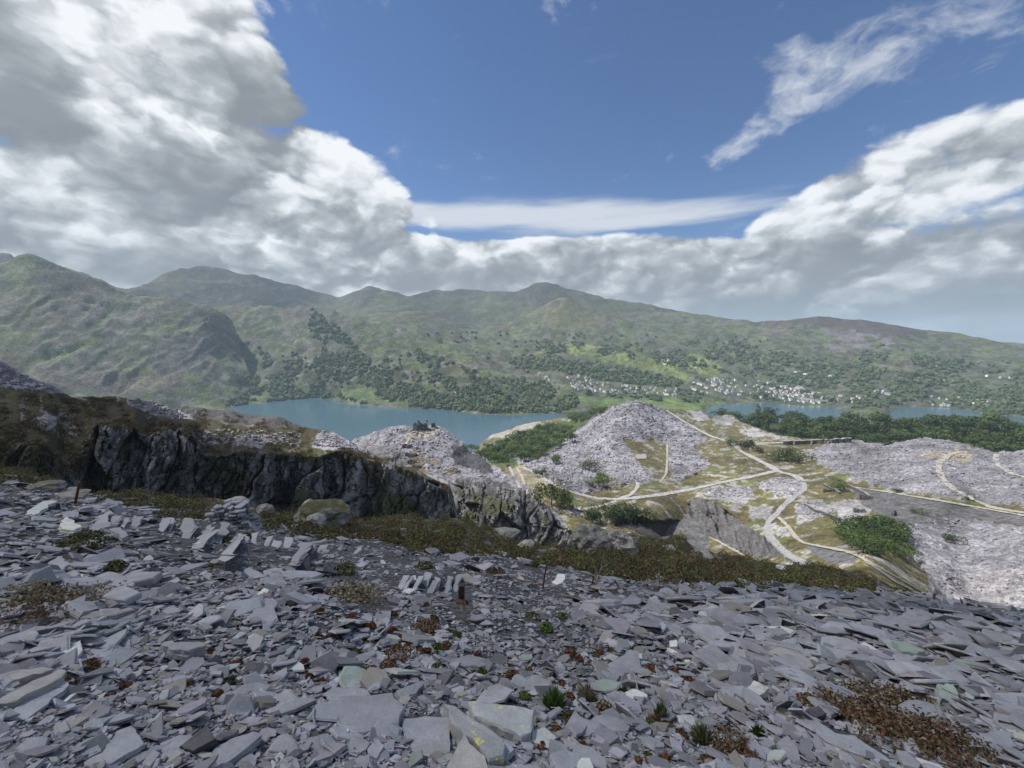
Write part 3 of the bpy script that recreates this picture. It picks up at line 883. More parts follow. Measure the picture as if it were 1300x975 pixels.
# ------------------------------------------------------------------ heather bank below the viewpoint
edgeA = curve([(-400, 560), (0, 614), (200, 652), (400, 683), (560, 701), (700, 722), (800, 738), (1000, 752), (1150, 764), (1300, 784), (1700, 835)], 30)
top_bk = curve([(-400, 540), (0, 595), (17, 597), (34, 599), (51, 605), (68, 614), (79, 621), (95, 625), (115, 630), (144, 626), (177, 625), (220, 632), (240, 633), (280, 633), (294, 636), (332, 644), (348, 653), (376, 653), (390, 644), (414, 640), (428, 642), (450, 656), (467, 662), (494, 658), (511, 654), (538, 658), (575, 658), (600, 662), (621, 668), (637, 678), (652, 688), (680, 692), (714, 692), (745, 678), (768, 674), (800, 678), (820, 682), (852, 680), (870, 684), (880, 693), (910, 702), (940, 705), (960, 710), (1001, 716), (1038, 719), (1062, 721), (1099, 730), (1124, 742), (1155, 752), (1169, 758), (1182, 764), (1200, 772), (1240, 780), (1300, 787), (1700, 840)], 1.5)
W_EDGE = 1 / 28.0
W_K = 0.00119


def dep_A(px, py):
    return 1.0 / (W_EDGE + W_K * np.maximum(py - edgeA(px), -20.0))


def d_bk(px, py):
    e, tp = edgeA(px) + 14, top_bk(px)
    u = np.clip((e - py) / np.maximum(e - tp, 6.0), -0.3, 1.2)
    w = 1 / 26.0 + (1 / 62.0 - 1 / 26.0) * u
    X, Y, Z = ray(px, py)
    return np.hypot(X, Y) / F / w


def col_bk(px, py, d, p):
    X, Y, Z = p[..., 0], p[..., 1], p[..., 2]
    n = fbm(X, Y, Z, 0.25, 5); n2 = fbm(X, Y, Z, 0.6, 4)
    c = np.broadcast_to(np.array((0.055, 0.042, 0.022)), px.shape + (3,)).copy()
    c = mixc(c, (0.07, 0.075, 0.025), sst(n, 0.05, 0.4))
    c = mixc(c, (0.24, 0.235, 0.25), sst(n2, 0.32, 0.5) * 0.8)
    rk = np.maximum(soft(px, py, [(712, 700), (745, 676), (770, 672), (812, 682), (800, 700), (770, 698)], 3, 0.1, 2), soft(px, py, [(600, 664), (640, 680), (655, 692), (640, 692)], 3, 0.1, 3))
    c = mixc(c, (0.24, 0.24, 0.24), rk * 0.9)
    return c


def ex_bk(PX, PY, D, pts):
    X, Y, Z = pts[..., 0], pts[..., 1], pts[..., 2]
    pts[..., 2] += fbm(X, Y, Z, 0.3, 5) * 0.35
    return pts


sheet('heather_bank', -400, 1700, 2.5, top_bk, lambda x: edgeA(x) + 14, 26, d_bk, M_bank, col_bk, back=(0.05, 0.05, 8), skirt=4, extra=ex_bk)

# ------------------------------------------------------------------ slate slope in the foreground
def zlump(X, Y):
    r = np.hypot(X, Y)
    return (fbm(X, Y, 0, 0.22, 4) * 0.34 + fbm(X, Y, 5, 0.8, 3) * 0.10) * sst(r, 1.5, 7) 


def on_slope(px, py):
    p = Pdepth(px, py, dep_A(px, py))
    p[..., 2] += zlump(p[..., 0], p[..., 1])
    return p


def build_slope():
    px1 = np.arange(-500, 1801, 7.0)
    nr = 120
    t = np.linspace(0, 1, nr) ** 1.6
    e = edgeA(px1) - 6
    PX = np.broadcast_to(px1, (nr, len(px1))).copy()
    PY = e[None, :] + (1180 - e)[None, :] * t[:, None]
    pts = on_slope(PX, PY)
    near = pts.reshape(-1, 3); near = near[np.hypot(near[:, 0], near[:, 1]) < 12]
    A = np.c_[near[:, :2], np.ones(len(near))]
    pl = np.linalg.lstsq(A, near[:, 2], rcond=None)[0]
    rows = [pts]
    for k, yy in ((0.5, 0.6), (1.0, -2.0), (1.0, -12.0)):
        q = pts[-1].copy(); q[:, 0] = q[:, 0] * (1 + k * 2); q[:, 1] = q[:, 1] * 0 + yy
        q[:, 2] = q[:, :2] @ pl[:2] + pl[2]
        rows.append(q[None])
    bk = pts[0].copy(); bk[:, :2] *= 1.06; bk[:, 2] -= 6.0
    rows.insert(0, bk[None])
    V = np.concatenate(rows, 0)
    q = quads(V.shape[0], V.shape[1])[:, ::-1]
    n = fbm(V[..., 0], V[..., 1], 0, 0.6, 4)
    C = np.broadcast_to(np.array((0.085, 0.086, 0.096)), V.shape).copy()
    C = mixc(C, (0.10, 0.09, 0.085), sst(n, 0.1, 0.5) * 0.7)
    me = mesh_np('slate_slope', V.reshape(-1, 3), q, np.full(len(q), 4), M_slope, C.reshape(-1, 3), smooth=True)
    o = link('slate_slope', me, kind='structure')
    BV['slate_slope'] = BVHTree.FromPolygons(V.reshape(-1, 3).tolist(), q.tolist())
    return o, pl


slope, PL = build_slope()
SN = Vector((-PL[0], -PL[1], 1)).normalized()

# ------------------------------------------------------------------ haze
def build_haze():
    V = np.array([(x, y, z) for z in (-10.2, 960.0) for y in (-14000, 14000) for x in (-14000, 14000)], float)
    fc = [(0, 2, 3, 1), (4, 5, 7, 6), (0, 1, 5, 4), (2, 6, 7, 3), (0, 4, 6, 2), (1, 3, 7, 5)]
    m = bpy.data.materials.new('haze_air'); m.use_nodes = True
    t = m.node_tree; t.nodes.clear()
    o_ = t.nodes.new('ShaderNodeOutputMaterial'); v = t.nodes.new('ShaderNodeVolumePrincipled')
    v.inputs['Color'].default_value = (0.62, 0.80, 1.0, 1)
    v.inputs['Density'].default_value = 0.000064
    v.inputs['Anisotropy'].default_value = 0.1
    t.links.new(v.outputs[0], o_.inputs['Volume'])
    me = mesh_np('haze', V, np.array(fc), [4] * 6, m)
    link('haze', me, kind='stuff')


build_haze()

# ------------------------------------------------------------------ passing cloud overhead (above the frame), whose shade lies on the viewpoint
def build_cloud():
    import bmesh
    bm = bmesh.new()
    bmesh.ops.create_icosphere(bm, subdivisions=5, radius=1.0)
    V = np.array([v.co[:] for v in bm.verts])
    n = fbm(V[:, 0], V[:, 1], V[:, 2], 1.6, 5) * 0.42
    V = V * (1 + n)[:, None]
    zc = 1130.0
    off = np.array([sd.x, sd.y]) * (zc - 250) / sd.z
    V[:, 0] = V[:, 0] * 470 - 240 + off[0]; V[:, 1] = V[:, 1] * 165 - 15 + off[1]
    V[:, 2] = np.where(V[:, 2] < 0, V[:, 2] * 30, V[:, 2] * 95) + zc
    for v, c in zip(bm.verts, V):
        v.co = c
    me = bpy.data.meshes.new('cloud'); bm.to_mesh(me); bm.free()
    m = bpy.data.materials.new('cloud_vapour'); m.use_nodes = True
    t = m.node_tree; t.nodes.clear(); b = NB(t)
    di = b.n('ShaderNodeBsdfDiffuse'); tr = b.n('ShaderNodeBsdfTranslucent')
    di.inputs[0].default_value = tr.inputs[0].default_value = (0.97, 0.97, 0.97, 1)
    mx = b.n('ShaderNodeMixShader'); mx.inputs[0].default_value = 0.74
    t.links.new(di.outputs[0], mx.inputs[1]); t.links.new(tr.outputs[0], mx.inputs[2])
    tp = b.n('ShaderNodeBsdfTransparent'); m2 = b.n('ShaderNodeMixShader'); m2.inputs[0].default_value = 0.50
    t.links.new(mx.outputs[0], m2.inputs[1]); t.links.new(tp.outputs[0], m2.inputs[2])
    o_ = b.n('ShaderNodeOutputMaterial'); t.links.new(m2.outputs[0], o_.inputs[0])
    me.materials.append(m)
    me.polygons.foreach_set('use_smooth', np.full(len(me.polygons), True))
    link('cloud', me, kind='stuff')


build_cloud()

# ------------------------------------------------------------------ roads and tracks draped on the terrace
M_road = plain_mat('crushed_slate_road', (0.30, 0.29, 0.29), 0.9, 0.6, 0.45, bump=0.1)
M_track = plain_mat('worn_track', (0.30, 0.285, 0.25), 0.9, 0.6, 0.3, bump=0.1)
M_gpath = plain_mat('grey_path', (0.25, 0.25, 0.26), 0.9, 0.6, 0.25, bump=0.1)


def road(name, pts, w, mat, names=('quarry_terrace', 'spoil_hill'), lift=0.35, step=5.0):
    P3 = []
    for i in range(len(pts) - 1):
        n = max(2, int(math.hypot(pts[i + 1][0] - pts[i][0], pts[i + 1][1] - pts[i][1]) / 3))
        for k in range(n):
            t = k / n
            h = hit(pts[i][0] + (pts[i + 1][0] - pts[i][0]) * t, pts[i][1] + (pts[i + 1][1] - pts[i][1]) * t, names)
            if h: P3.append(h[0])
    h = hit(*pts[-1], names)
    if h: P3.append(h[0])
    for _ in range(2):
        P3 = [P3[0]] + [(P3[i - 1] + P3[i] * 2 + P3[i + 1]) / 4 for i in range(1, len(P3) - 1)] + [P3[-1]]
    V = []; nc = 5
    for i, p in enumerate(P3):
        t = (P3[min(i + 1, len(P3) - 1)] - P3[max(i - 1, 0)]); t.z = 0
        if t.length < 1e-6: t = Vector((0, 1, 0))
        t.normalize(); s = Vector((t.y, -t.x, 0))
        ww = w * (1 + 0.10 * math.sin(i * 0.7) + random.uniform(-0.22, 0.22))
        zs = []
        for k in range(nc):
            q = p + s * ww * (k / (nc - 1) - 0.5)
            d_ = drop(q.x, q.y, names)
            zz = d_.z if d_ is not None else p.z
            zs.append((q, min(max(zz, p.z - 1.5), p.z + 1.5)))
        zm = sum(z for _, z in zs) / nc
        for q, z in zs:
            V.append((q.x, q.y, max(z, 0.5 * z + 0.5 * zm) + lift))
    qd = quads(len(P3), nc)
    V = np.array(V)
    # thin road bed with its own sides
    me = mesh_np(name, np.concatenate([V, V - [0, 0, 0.9]]), np.concatenate([qd, qd[:, ::-1] + len(V)]), np.full(2 * len(qd), 4), mat)
    return link(name, me, kind='structure')


road('road', [(843, 519), (860, 530), (885, 545), (905, 555), (930, 562), (940, 573), (960, 583), (978, 592), (988, 599), (1010, 604), (1019, 611)], 7.0, M_road)
road('road', [(985, 598), (960, 604), (920, 612), (880, 621), (840, 628), (800, 633), (783, 634)], 6.0, M_road)
road('road', [(783, 634), (760, 633), (735, 628), (712, 620), (695, 611), (678, 600), (664, 594)], 5.5, M_road)
road('track', [(783, 634), (800, 629), (809, 620), (811, 613), (803, 608), (780, 607)], 4.0, M_road)
road('track', [(783, 636), (765, 642), (742, 647)], 4.0, M_track)
road('path', [(1019, 612), (1023, 620), (1010, 630), (996, 641), (984, 655), (973, 666), (976, 680), (988, 694), (1003, 707), (1030, 722)], 4.4, M_gpath)
road('path', [(988, 657), (1000, 668), (1010, 683), (1020, 690), (1050, 696), (1080, 702), (1095, 709), (1112, 722), (1135, 738), (1160, 751)], 2.2, M_track)
road('path', [(1100, 712), (1125, 726), (1150, 740), (1172, 753)], 1.6, M_track)
road('track', [(847, 560), (847, 580), (846, 602), (838, 612)], 2.5, M_track)
road('track', [(930, 562), (960, 563), (1000, 562), (1040, 560), (1082, 560)], 6.0, M_road)
road('path', [(1080, 618), (1120, 624), (1180, 634), (1240, 644), (1300, 655), (1340, 660)], 3.0, M_track)
road('track', [(1300, 652), (1260, 645), (1230, 632), (1205, 617), (1192, 600), (1192, 588), (1205, 577), (1225, 573)], 4.5, M_track)
road('track', [(1268, 574), (1262, 582), (1268, 592), (1285, 602), (1310, 608)], 3.5, M_track)
road('track', [(646, 592), (654, 606), (660, 620)], 3.0, M_track)
road('track', [(655, 592), (664, 608), (670, 628)], 3.0, M_track)
road('path', [(880, 672), (905, 684), (930, 698), (945, 706)], 1.6, M_track)

# ------------------------------------------------------------------ trees
M_leaf = plain_mat('broadleaf_foliage', (0.066, 0.100, 0.030), 0.75, 0.6, 0.3, rand=0.4, translucent=0.25)
M_leafd = plain_mat('dark_foliage', (0.042, 0.070, 0.026), 0.75, 0.6, 0.4, rand=0.3, translucent=0.2)
M_leafl = plain_mat('willow_foliage', (0.085, 0.115, 0.036), 0.75, 0.6, 0.4, rand=0.25, translucent=0.25)
M_bark = plain_mat('bark', (0.09, 0.075, 0.06), 0.9, 3.0, 0.4)
M_barkp = plain_mat('pale_bark', (0.34, 0.31, 0.27), 0.9, 6.0, 0.4)


def tube(path, rad, n=6):
    V, Fc = [], []
    for i, (p, r) in enumerate(zip(path, rad)):
        p = Vector(p)
        t = (Vector(path[min(i + 1, len(path) - 1)]) - Vector(path[max(i - 1, 0)])).normalized()
        a = t.orthogonal().normalized(); b_ = t.cross(a)
        for k in range(n):
            an = 2 * math.pi * k / n
            V.append(tuple(p + (a * math.cos(an) + b_ * math.sin(an)) * r))
    for i in range(len(path) - 1):
        for k in range(n):
            Fc.append((i * n + k, i * n + (k + 1) % n, (i + 1) * n + (k + 1) % n, (i + 1) * n + k))
    Fc.append(tuple(range((len(path) - 1) * n, len(path) * n)))
    return V, Fc


def merge(parts):
    V, Fc = [], []
    for v, f in parts:
        o = len(V); V += list(v); Fc += [tuple(i + o for i in ff) for ff in f]
    return V, Fc


def mesh_py(name, V, Fc, mats, smooth=False):
    return mesh_np(name, np.array(V, float), [i for f in Fc for i in f], [len(f) for f in Fc], mats, smooth=smooth)


def leaf_cloud(r, n, lobes, size, squash=0.8, flat=0.35):
    """leaf-sized faces spread through lumpy lobes"""
    V = []
    cs = [(np.array(c), rr) for c, rr in lobes]
    wts = np.array([rr ** 2 for _, rr in cs]); wts /= wts.sum()
    idx = r.choice(len(cs), n, p=wts)
    dirs = r.normal(size=(n, 3)); dirs /= np.linalg.norm(dirs, axis=1)[:, None]
    rad = np.clip(1 - np.abs(r.normal(size=n)) * 0.16, 0.4, 1.08)
    for i in range(n):
        c, rr = cs[idx[i]]
        p = c + dirs[i] * rr * rad[i] * np.array([1, 1, squash])
        nrm = dirs[i] + r.normal(size=3) * 0.22; nrm /= np.linalg.norm(nrm)
        a = np.cross(nrm, r.normal(size=3)); a /= np.linalg.norm(a); b_ = np.cross(nrm, a)
        s = size * (0.6 + 0.8 * r.random())
        V += [p + a * s, p + b_ * s * 0.7, p - a * s * 0.9, p - b_ * s * 0.7]
    V = np.array(V)
    return V, np.arange(len(V)).reshape(-1, 4)


def make_tree_meshes(seed, bush=False, conifer=False):
    """unit tree about 1 high"""
    r = np.random.default_rng(seed)
    if conifer:
        lobes = [((r.normal() * 0.02, r.normal() * 0.02, z), 0.30 * (1.06 - z) + 0.03) for z in np.linspace(0.18, 0.97, 9)]
        th = 0.95
    elif bush:
        lobes = [((r.normal() * 0.28, r.normal() * 0.28, 0.30 + r.random() * 0.32), 0.24 + r.random() * 0.12) for _ in range(8)]
        th = 0.5
    else:
        lobes = [((r.normal() * 0.20, r.normal() * 0.20, 0.42 + r.random() * 0.38), 0.15 + r.random() * 0.11) for _ in range(11)] + [((0, 0, 0.6), 0.27)]
        th = 0.72
    V, q = leaf_cloud(r, 620, lobes, 0.045 if not conifer else 0.04, 0.85)
    crown = mesh_np('crown', V, q, np.full(len(q), 4), M_leaf)
    parts = [tube([(0, 0, -0.06), (0.01, 0, th * 0.4), (0.02, 0.01, th)], [0.034, 0.024, 0.010])]
    if not conifer:
        for k in range(5):
            c, rr = lobes[k]
            z0 = th * (0.3 + 0.1 * k)
            parts.append(tube([(0.01, 0, z0), (c[0] * 0.6, c[1] * 0.6, (z0 + c[2]) / 2), c], [0.014, 0.010, 0.005], 4))
    trunk = mesh_py('trunk', *merge(parts), M_bark, True)
    return crown, trunk


TREES = [make_tree_meshes(100 + i) for i in range(5)]
BUSHES = [make_tree_meshes(200 + i, bush=True) for i in range(4)]
CONES = [make_tree_meshes(300 + i, conifer=True) for i in range(2)]


def with_mat(me, m):
    c = me.copy(); c.materials.clear(); c.materials.append(m); return c


TREES_D = [(with_mat(c, M_leafd), t) for c, t in TREES]
BUSH_D = [(with_mat(c, M_leafd), t) for c, t in BUSHES]
BUSH_L = [(with_mat(c, M_leafl), t) for c, t in BUSHES]


def plant_tree(name, kinds, loc, h, w, label, cat, group):
    cr, tr = random.choice(kinds)
    o = empty(name, label, cat, loc, group)
    o.rotation_euler = (0, 0, random.random() * 6.28)
    o.scale = (w, w, h)
    link('crown', cr, o); link('trunk', tr, o)
    return o


def scatter_px(poly, n, mind, seed):
    r = random.Random(seed)
    xs = [p[0] for p in poly]; ys = [p[1] for p in poly]
    out = []; tries = 0
    while len(out) < n and tries < n * 60:
        tries += 1
        x = r.uniform(min(xs), max(xs)); y = r.uniform(min(ys), max(ys))
        if not inpoly(np.array([x]), np.array([y]), poly)[0]: continue
        if any(((x - a) ** 2 + ((y - b_) * 1.8) ** 2) < mind ** 2 for a, b_ in out): continue
        out.append((x, y))
    return out


def scale_at(loc):
    # metres per photo pixel at a point
    dep = loc.y * math.cos(PITCH) - (loc.z - EYE) * math.sin(PITCH)
    return dep / F


# wood behind the right-hand tips: stands on the flank below the terrace
WOOD = [(905, 537), (935, 533), (965, 535), (1000, 538), (1100, 540), (1200, 540), (1310, 545), (1420, 556), (1420, 596), (1310, 580), (1275, 582), (1240, 578), (1215, 570), (1140, 570), (1090, 566), (1020, 564), (985, 560), (950, 549), (925, 545)]
top_wd = curve([(880, 528), (905, 534), (960, 536), (1060, 537), (1200, 540), (1300, 544), (1500, 560), (1700, 570)], 3)
bot_wd = curve([(880, 545), (960, 560), (1050, 572), (1150, 575), (1300, 592), (1500, 612), (1700, 630)], 3)
d_wd = TPS([(880, 530, 1180), (1000, 537, 1150), (1150, 539, 1100), (1300, 544, 1080), (1600, 565, 1050), (880, 545, 1000), (960, 560, 900), (1100, 574, 850), (1300, 592, 800), (1600, 622, 760)], 1e-4)
sheet('wood_floor', 880, 1700, 6, top_wd, bot_wd, 24, d_wd, M_far, lambda px, py, d, p: np.broadcast_to(np.array((0.045, 0.065, 0.022)), px.shape + (3,)).copy(), amp=3, fs=0.02, back=(0.08, 0.05, 60), skirt=20)
k_ = 0
for x, y in sorted(scatter_px(WOOD, 140, 8.5, 3), key=lambda p: p[1]):
    h = hit(x, y, ('wood_floor',))
    if not h: continue
    s = scale_at(h[0])
    hh = s * (random.uniform(14, 21) if y < 545 else random.uniform(16, 27)) * (0.8 if y > 572 else 1.0)
    kinds = random.choice((TREES, TREES, TREES_D, TREES_D, CONES if random.random() < 0.35 else TREES))
    con = kinds is CONES
    plant_tree('conifer_tree' if con else 'broadleaf_tree', kinds, h[0], hh * (1.15 if con else 1.0), hh * random.uniform(0.95, 1.25), 'dark conifer in the wood belt behind the right-hand slate tips' if con else 'broadleaf tree in the dense wood belt behind the right-hand slate tips', 'tree', 'conifers of the wood belt' if con else 'broadleaf trees of the wood belt')

LWOOD = [(600, 586), (615, 574), (640, 566), (665, 556), (685, 548), (720, 545), (735, 552), (728, 562), (705, 572), (690, 585), (670, 590), (640, 586), (618, 590)]
for x, y in scatter_px(LWOOD, 62, 5.2, 5):
    h = hit(x, y, ('quarry_terrace',))
    if not h: continue
    s = scale_at(h[0]); hh = s * random.uniform(11, 16)
    plant_tree('broadleaf_tree', TREES if random.random() < 0.6 else BUSH_L, h[0], hh, hh * 1.2, 'rounded green tree in the copse between spoil hill and lake', 'tree', 'copse between the spoil hill and the lake')
for x, y in scatter_px([(722, 533), (745, 527), (770, 521), (764, 527), (742, 536), (726, 537)], 14, 4, 6):
    h = hit(x, y, ('quarry_terrace', 'valley_side'))
    s = scale_at(h[0]); hh = s * random.uniform(8, 11)
    plant_tree('scrub_tree', BUSH_L, h[0], hh, hh * 1.3, 'low scrub tree in the strip left of the central tip top', 'tree', 'scrub strip beside the central tip')
for x, y in scatter_px([(1062, 684), (1075, 668), (1100, 663), (1130, 668), (1145, 685), (1140, 703), (1110, 706), (1085, 700)], 34, 7.5, 8):
    h = hit(x, y, ('quarry_terrace',)); s = scale_at(h[0]); hh = s * random.uniform(13, 19)
    plant_tree('willow_tree', BUSHES if random.random() < 0.7 else BUSH_D, h[0], hh, hh * 1.35, 'rounded willow in the thicket beside the walled incline path', 'tree', 'willow thicket beside the incline')


def shrub(px, py, hpx, wk, label, kinds=BUSHES, names=('quarry_terrace', 'spoil_hill', 'quarry_cliff'), group=None, name='shrub'):
    h = hit(px, py, names)
    if not h: return
    s = scale_at(h[0])
    plant_tree(name, kinds, h[0], s * hpx, s * hpx * wk, label, 'shrub', group)


shrub(766, 620, 20, 1.2, 'larger round green bush inside the road loop', BUSH_L)
shrub(764, 611, 16, 1.0, 'smaller green bush behind the round one in the road loop', BUSH_L)
shrub(752, 617, 11, 1.2, 'low yellow-green bush at the left end of the loop clump', BUSH_L)
shrub(706, 588, 15, 1.2, 'dark round bush on the left foot of the central tip')
shrub(689, 605, 15, 0.9, 'shrub growing just above the left road bend')
shrub(748, 597, 16, 1.1, 'olive shrub in the grassy hollow of the central tip', BUSH_L)
shrub(700, 641, 38, 0.75, 'tall grey-green birch clump on the pit edge left of the hut', BUSH_L)
shrub(686, 640, 28, 0.7, 'smaller birch clump left of the tall one on the pit edge', BUSH_L)
shrub(714, 640, 26, 0.7, 'birch clump at the right end of the pit edge clump', BUSH_L)
for x, y, hh in ((752, 665, 26), (762, 664, 30), (778, 664, 30), (792, 665, 32), (806, 664, 28), (818, 665, 26), (785, 668, 26)):
    shrub(x, y, hh, 0.75, 'dark green tree in the row along the near rim of the pit', BUSH_D, group='dark trees along the pit rim')
shrub(1000, 585, 19, 1.2, 'round green bush beside the road above the junction')
shrub(1014, 588, 18, 1.2, 'round green bush right of its twin above the junction')
shrub(985, 586, 13, 1.3, 'low green bush left of the roadside pair')
shrub(926, 566, 11, 1.0, 'small green bush in the fork of the upper roads')
shrub(950, 570, 15, 1.2, 'green bush in front of the dark roofless shed')
shrub(962, 574, 10, 1.2, 'low bush right of the one before the dark shed')
shrub(1066, 622, 16, 1.1, 'shrub at the left end of the dark slate bank')
shrub(1138, 626, 8, 1.6, 'small bush at the foot of the right-hand tip')
shrub(1162, 652, 8, 1.6, 'dark bush in the middle of the dark slate bank', BUSH_D)
shrub(1208, 690, 16, 1.0, 'lone dark shrub on the grey scree at the right', BUSH_D)
shrub(502, 588, 15, 1.1, 'dark bush at the foot of the bank on the spoil hill', BUSH_D)
shrub(598, 572, 11, 1.2, 'green scrub on the far side of the spoil hill')

# ---- far woods: one mass per hillside
def ico1():
    import bmesh
    bm = bmesh.new(); bmesh.ops.create_icosphere(bm, subdivisions=2, radius=1.0)
    V = np.array([v.co[:] for v in bm.verts]); Fc = np.array([[v.index for v in f.verts] for f in bm.faces]); bm.free()
    return V, Fc


ICOV, ICOF = ico1()
M_wood = plain_mat('far_tree_foliage', (0, 0, 0), 0.85, 0.12, 0.35, attr=True, bump=2.5)


def woodland(name, areas, names, size, seed):
    r = np.random.default_rng(seed)
    VV, CC = [], []
    for poly, n, den in areas:
        for x, y in scatter_fast(poly, n, r):
            g = fbm(np.array([x]), np.array([y]), seed, 0.035, 3)[0]
            if g < den: continue
            h = hit(x, y, names)
            if not h or h[0].z < 1.0: continue
            rr = size * (0.38 + 0.9 * r.random() ** 1.5)
            V = ICOV * (1 + 0.34 * r.normal(size=(len(ICOV), 1)).clip(-1.2, 1.2))
            V = V * np.array([rr, rr, rr * (0.75 + 0.4 * r.random())]) + np.array(h[0]) + np.array([0, 0, rr * 0.4])
            VV.append(V)
            k = 0.62 + 0.8 * r.random()
            c = np.array((0.046, 0.070, 0.030)) * k + np.array((0.022, 0.012, 0)) * r.random() ** 2
            CC.append(np.tile(c, (len(V), 1)))
    n = len(VV)
    Fc = (ICOF[None] + (np.arange(n) * len(ICOV))[:, None, None]).reshape(-1, 3)
    me = mesh_np(name, np.concatenate(VV), Fc, np.full(len(Fc), 3), M_wood, np.concatenate(CC))
    link(name, me, kind='stuff')
    return n


def scatter_fast(poly, n, r):
    p = np.array(poly, float)
    q = r.uniform(p.min(0), p.max(0), (n * 3, 2))
    m = inpoly(q[:, 0], q[:, 1], poly)
    return q[m][:n]


woodland('lakeside_woods', [
    ([(335, 458), (385, 458), (380, 482), (350, 490), (330, 475)], 227, -0.27),
    ([(270, 478), (300, 470), (330, 480), (330, 490), (280, 488)], 105, -0.12),
    ([(290, 508), (330, 492), (360, 486), (410, 488), (425, 505), (400, 505), (372, 507), (328, 511), (305, 514), (285, 520)], 402, -0.24),
    ([(395, 392), (415, 405), (440, 425), (460, 450), (500, 470), (520, 480), (500, 492), (450, 490), (420, 480), (398, 470), (400, 440), (392, 415)], 735, -0.22),
    ([(290, 440), (350, 430), (420, 470), (520, 450), (580, 490), (500, 500), (400, 490), (300, 500)], 260, 0.0),
    ([(405, 440), (430, 450), (450, 460), (445, 475), (405, 474)], 157, -0.42),
    ([(470, 485), (520, 488), (560, 500), (590, 510), (590, 522), (520, 516), (480, 500)], 420, -0.24),
    ([(440, 495), (500, 503), (530, 510), (528, 516), (480, 506)], 105, -0.22),
    ([(425, 500), (470, 513), (440, 510)], 24, -0.42),
    ([(520, 440), (560, 455), (600, 470), (640, 500), (668, 520), (630, 525), (590, 520), (575, 500), (540, 470)], 560, -0.27)],
    ('wooded_knoll', 'rocky_hill', 'valley_side'), 10.5, 21)
woodland('village_woods', [
    ([(500, 430), (560, 440), (590, 450), (580, 475), (540, 465), (505, 445)], 297, -0.22),
    ([(590, 500), (620, 480), (680, 480), (700, 490), (735, 500), (735, 512), (722, 524), (671, 524), (630, 525), (590, 522)], 735, -0.42),
    ([(640, 455), (690, 455), (760, 462), (830, 475), (870, 485), (860, 492), (780, 486), (700, 470), (660, 475)], 735, -0.24),
    ([(680, 432), (760, 436), (840, 446), (900, 455), (960, 460), (960, 480), (900, 470), (800, 455), (720, 452), (680, 446)], 455, -0.07),
    ([(720, 500), (800, 502), (900, 505), (980, 510), (930, 511), (880, 512), (800, 506)], 105, -0.07),
    ([(860, 430), (930, 435), (1000, 450), (1040, 470), (1080, 490), (1050, 495), (960, 480), (900, 462), (850, 450)], 735, -0.22),
    ([(1030, 470), (1100, 465), (1180, 480), (1300, 490), (1420, 500), (1420, 530), (1260, 527), (1190, 513), (1130, 516), (1090, 520), (1060, 512), (1080, 495)], 1225, -0.24),
    ([(718, 478), (800, 485), (900, 480), (1000, 486), (1060, 505), (1060, 513), (900, 503), (760, 502)], 300, 0.05),
    ([(520, 425), (640, 418), (760, 425), (880, 425), (1000, 432), (1150, 440), (1300, 460), (1300, 490), (1000, 470), (800, 470), (650, 470), (560, 450)], 700, 0.0),
    ([(1050, 440), (1150, 450), (1250, 462), (1300, 475), (1300, 490), (1150, 478), (1050, 465)], 455, -0.02)],
    ('valley_side',), 11.0, 22)

# ------------------------------------------------------------------ village
M_wall = plain_mat('whitewashed_render', (0.60, 0.59, 0.57), 0.85, 0.3, 0.12, rand=0.4)
M_roof = plain_mat('slate_roof', (0.17, 0.17, 0.19), 0.6, 0.4, 0.2, rand=0.3)
M_pane = plain_mat('dark_window', (0.03, 0.035, 0.04), 0.2, 1.0, 0.1)


def house_mesh(L, W, H, RH, chim=True):
    V = [(-L, -W, -3), (L, -W, -3), (L, W, -3), (-L, W, -3), (-L, -W, H), (L, -W, H), (L, W, H), (-L, W, H), (-L, 0, H + RH), (L, 0, H + RH)]
    Fc = [(0, 1, 5, 4), (2, 3, 7, 6), (1, 2, 6, 9, 5), (3, 0, 4, 8, 7)]; mi = [0] * 4
    e = 0.5
    b0 = len(V)
    V += [(-L - e, -W - e, H - 0.3), (L + e, -W - e, H - 0.3), (L + e, 0, H + RH + 0.25), (-L - e, 0, H + RH + 0.25), (-L - e, W + e, H - 0.3), (L + e, W + e, H - 0.3)]
    Fc += [(b0, b0 + 1, b0 + 2, b0 + 3), (b0 + 3, b0 + 2, b0 + 5, b0 + 4)]; mi += [1, 1]
    for x in ((-L * 0.85, L * 0.85) if chim else ()):
        b0 = len(V)
        V += [(x + dx, dy, z) for z in (H + RH * 0.4, H + RH + 1.4) for dx, dy in ((-.6, -.5), (.6, -.5), (.6, .5), (-.6, .5))]
        Fc += [(b0, b0 + 1, b0 + 5, b0 + 4), (b0 + 1, b0 + 2, b0 + 6, b0 + 5), (b0 + 2, b0 + 3, b0 + 7, b0 + 6), (b0 + 3, b0, b0 + 4, b0 + 7), (b0 + 4, b0 + 5, b0 + 6, b0 + 7)]; mi += [0] * 5
    for sy in (-1, 1):
        for x in (-L * 0.55, 0.0, L * 0.55):
            for z in (1.2, H - 1.8):
                b0 = len(V); y = sy * (W + 0.04)
                V += [(x - .6, y, z), (x + .6, y, z), (x + .6, y, z + 1.2), (x - .6, y, z + 1.2)]
                Fc.append((b0, b0 + 1, b0 + 2, b0 + 3) if sy < 0 else (b0 + 3, b0 + 2, b0 + 1, b0)); mi.append(2)
    return mesh_np('village_house', np.array(V, float), [i for f in Fc for i in f], [len(f) for f in Fc], [M_wall, M_roof, M_pane], matidx=mi)


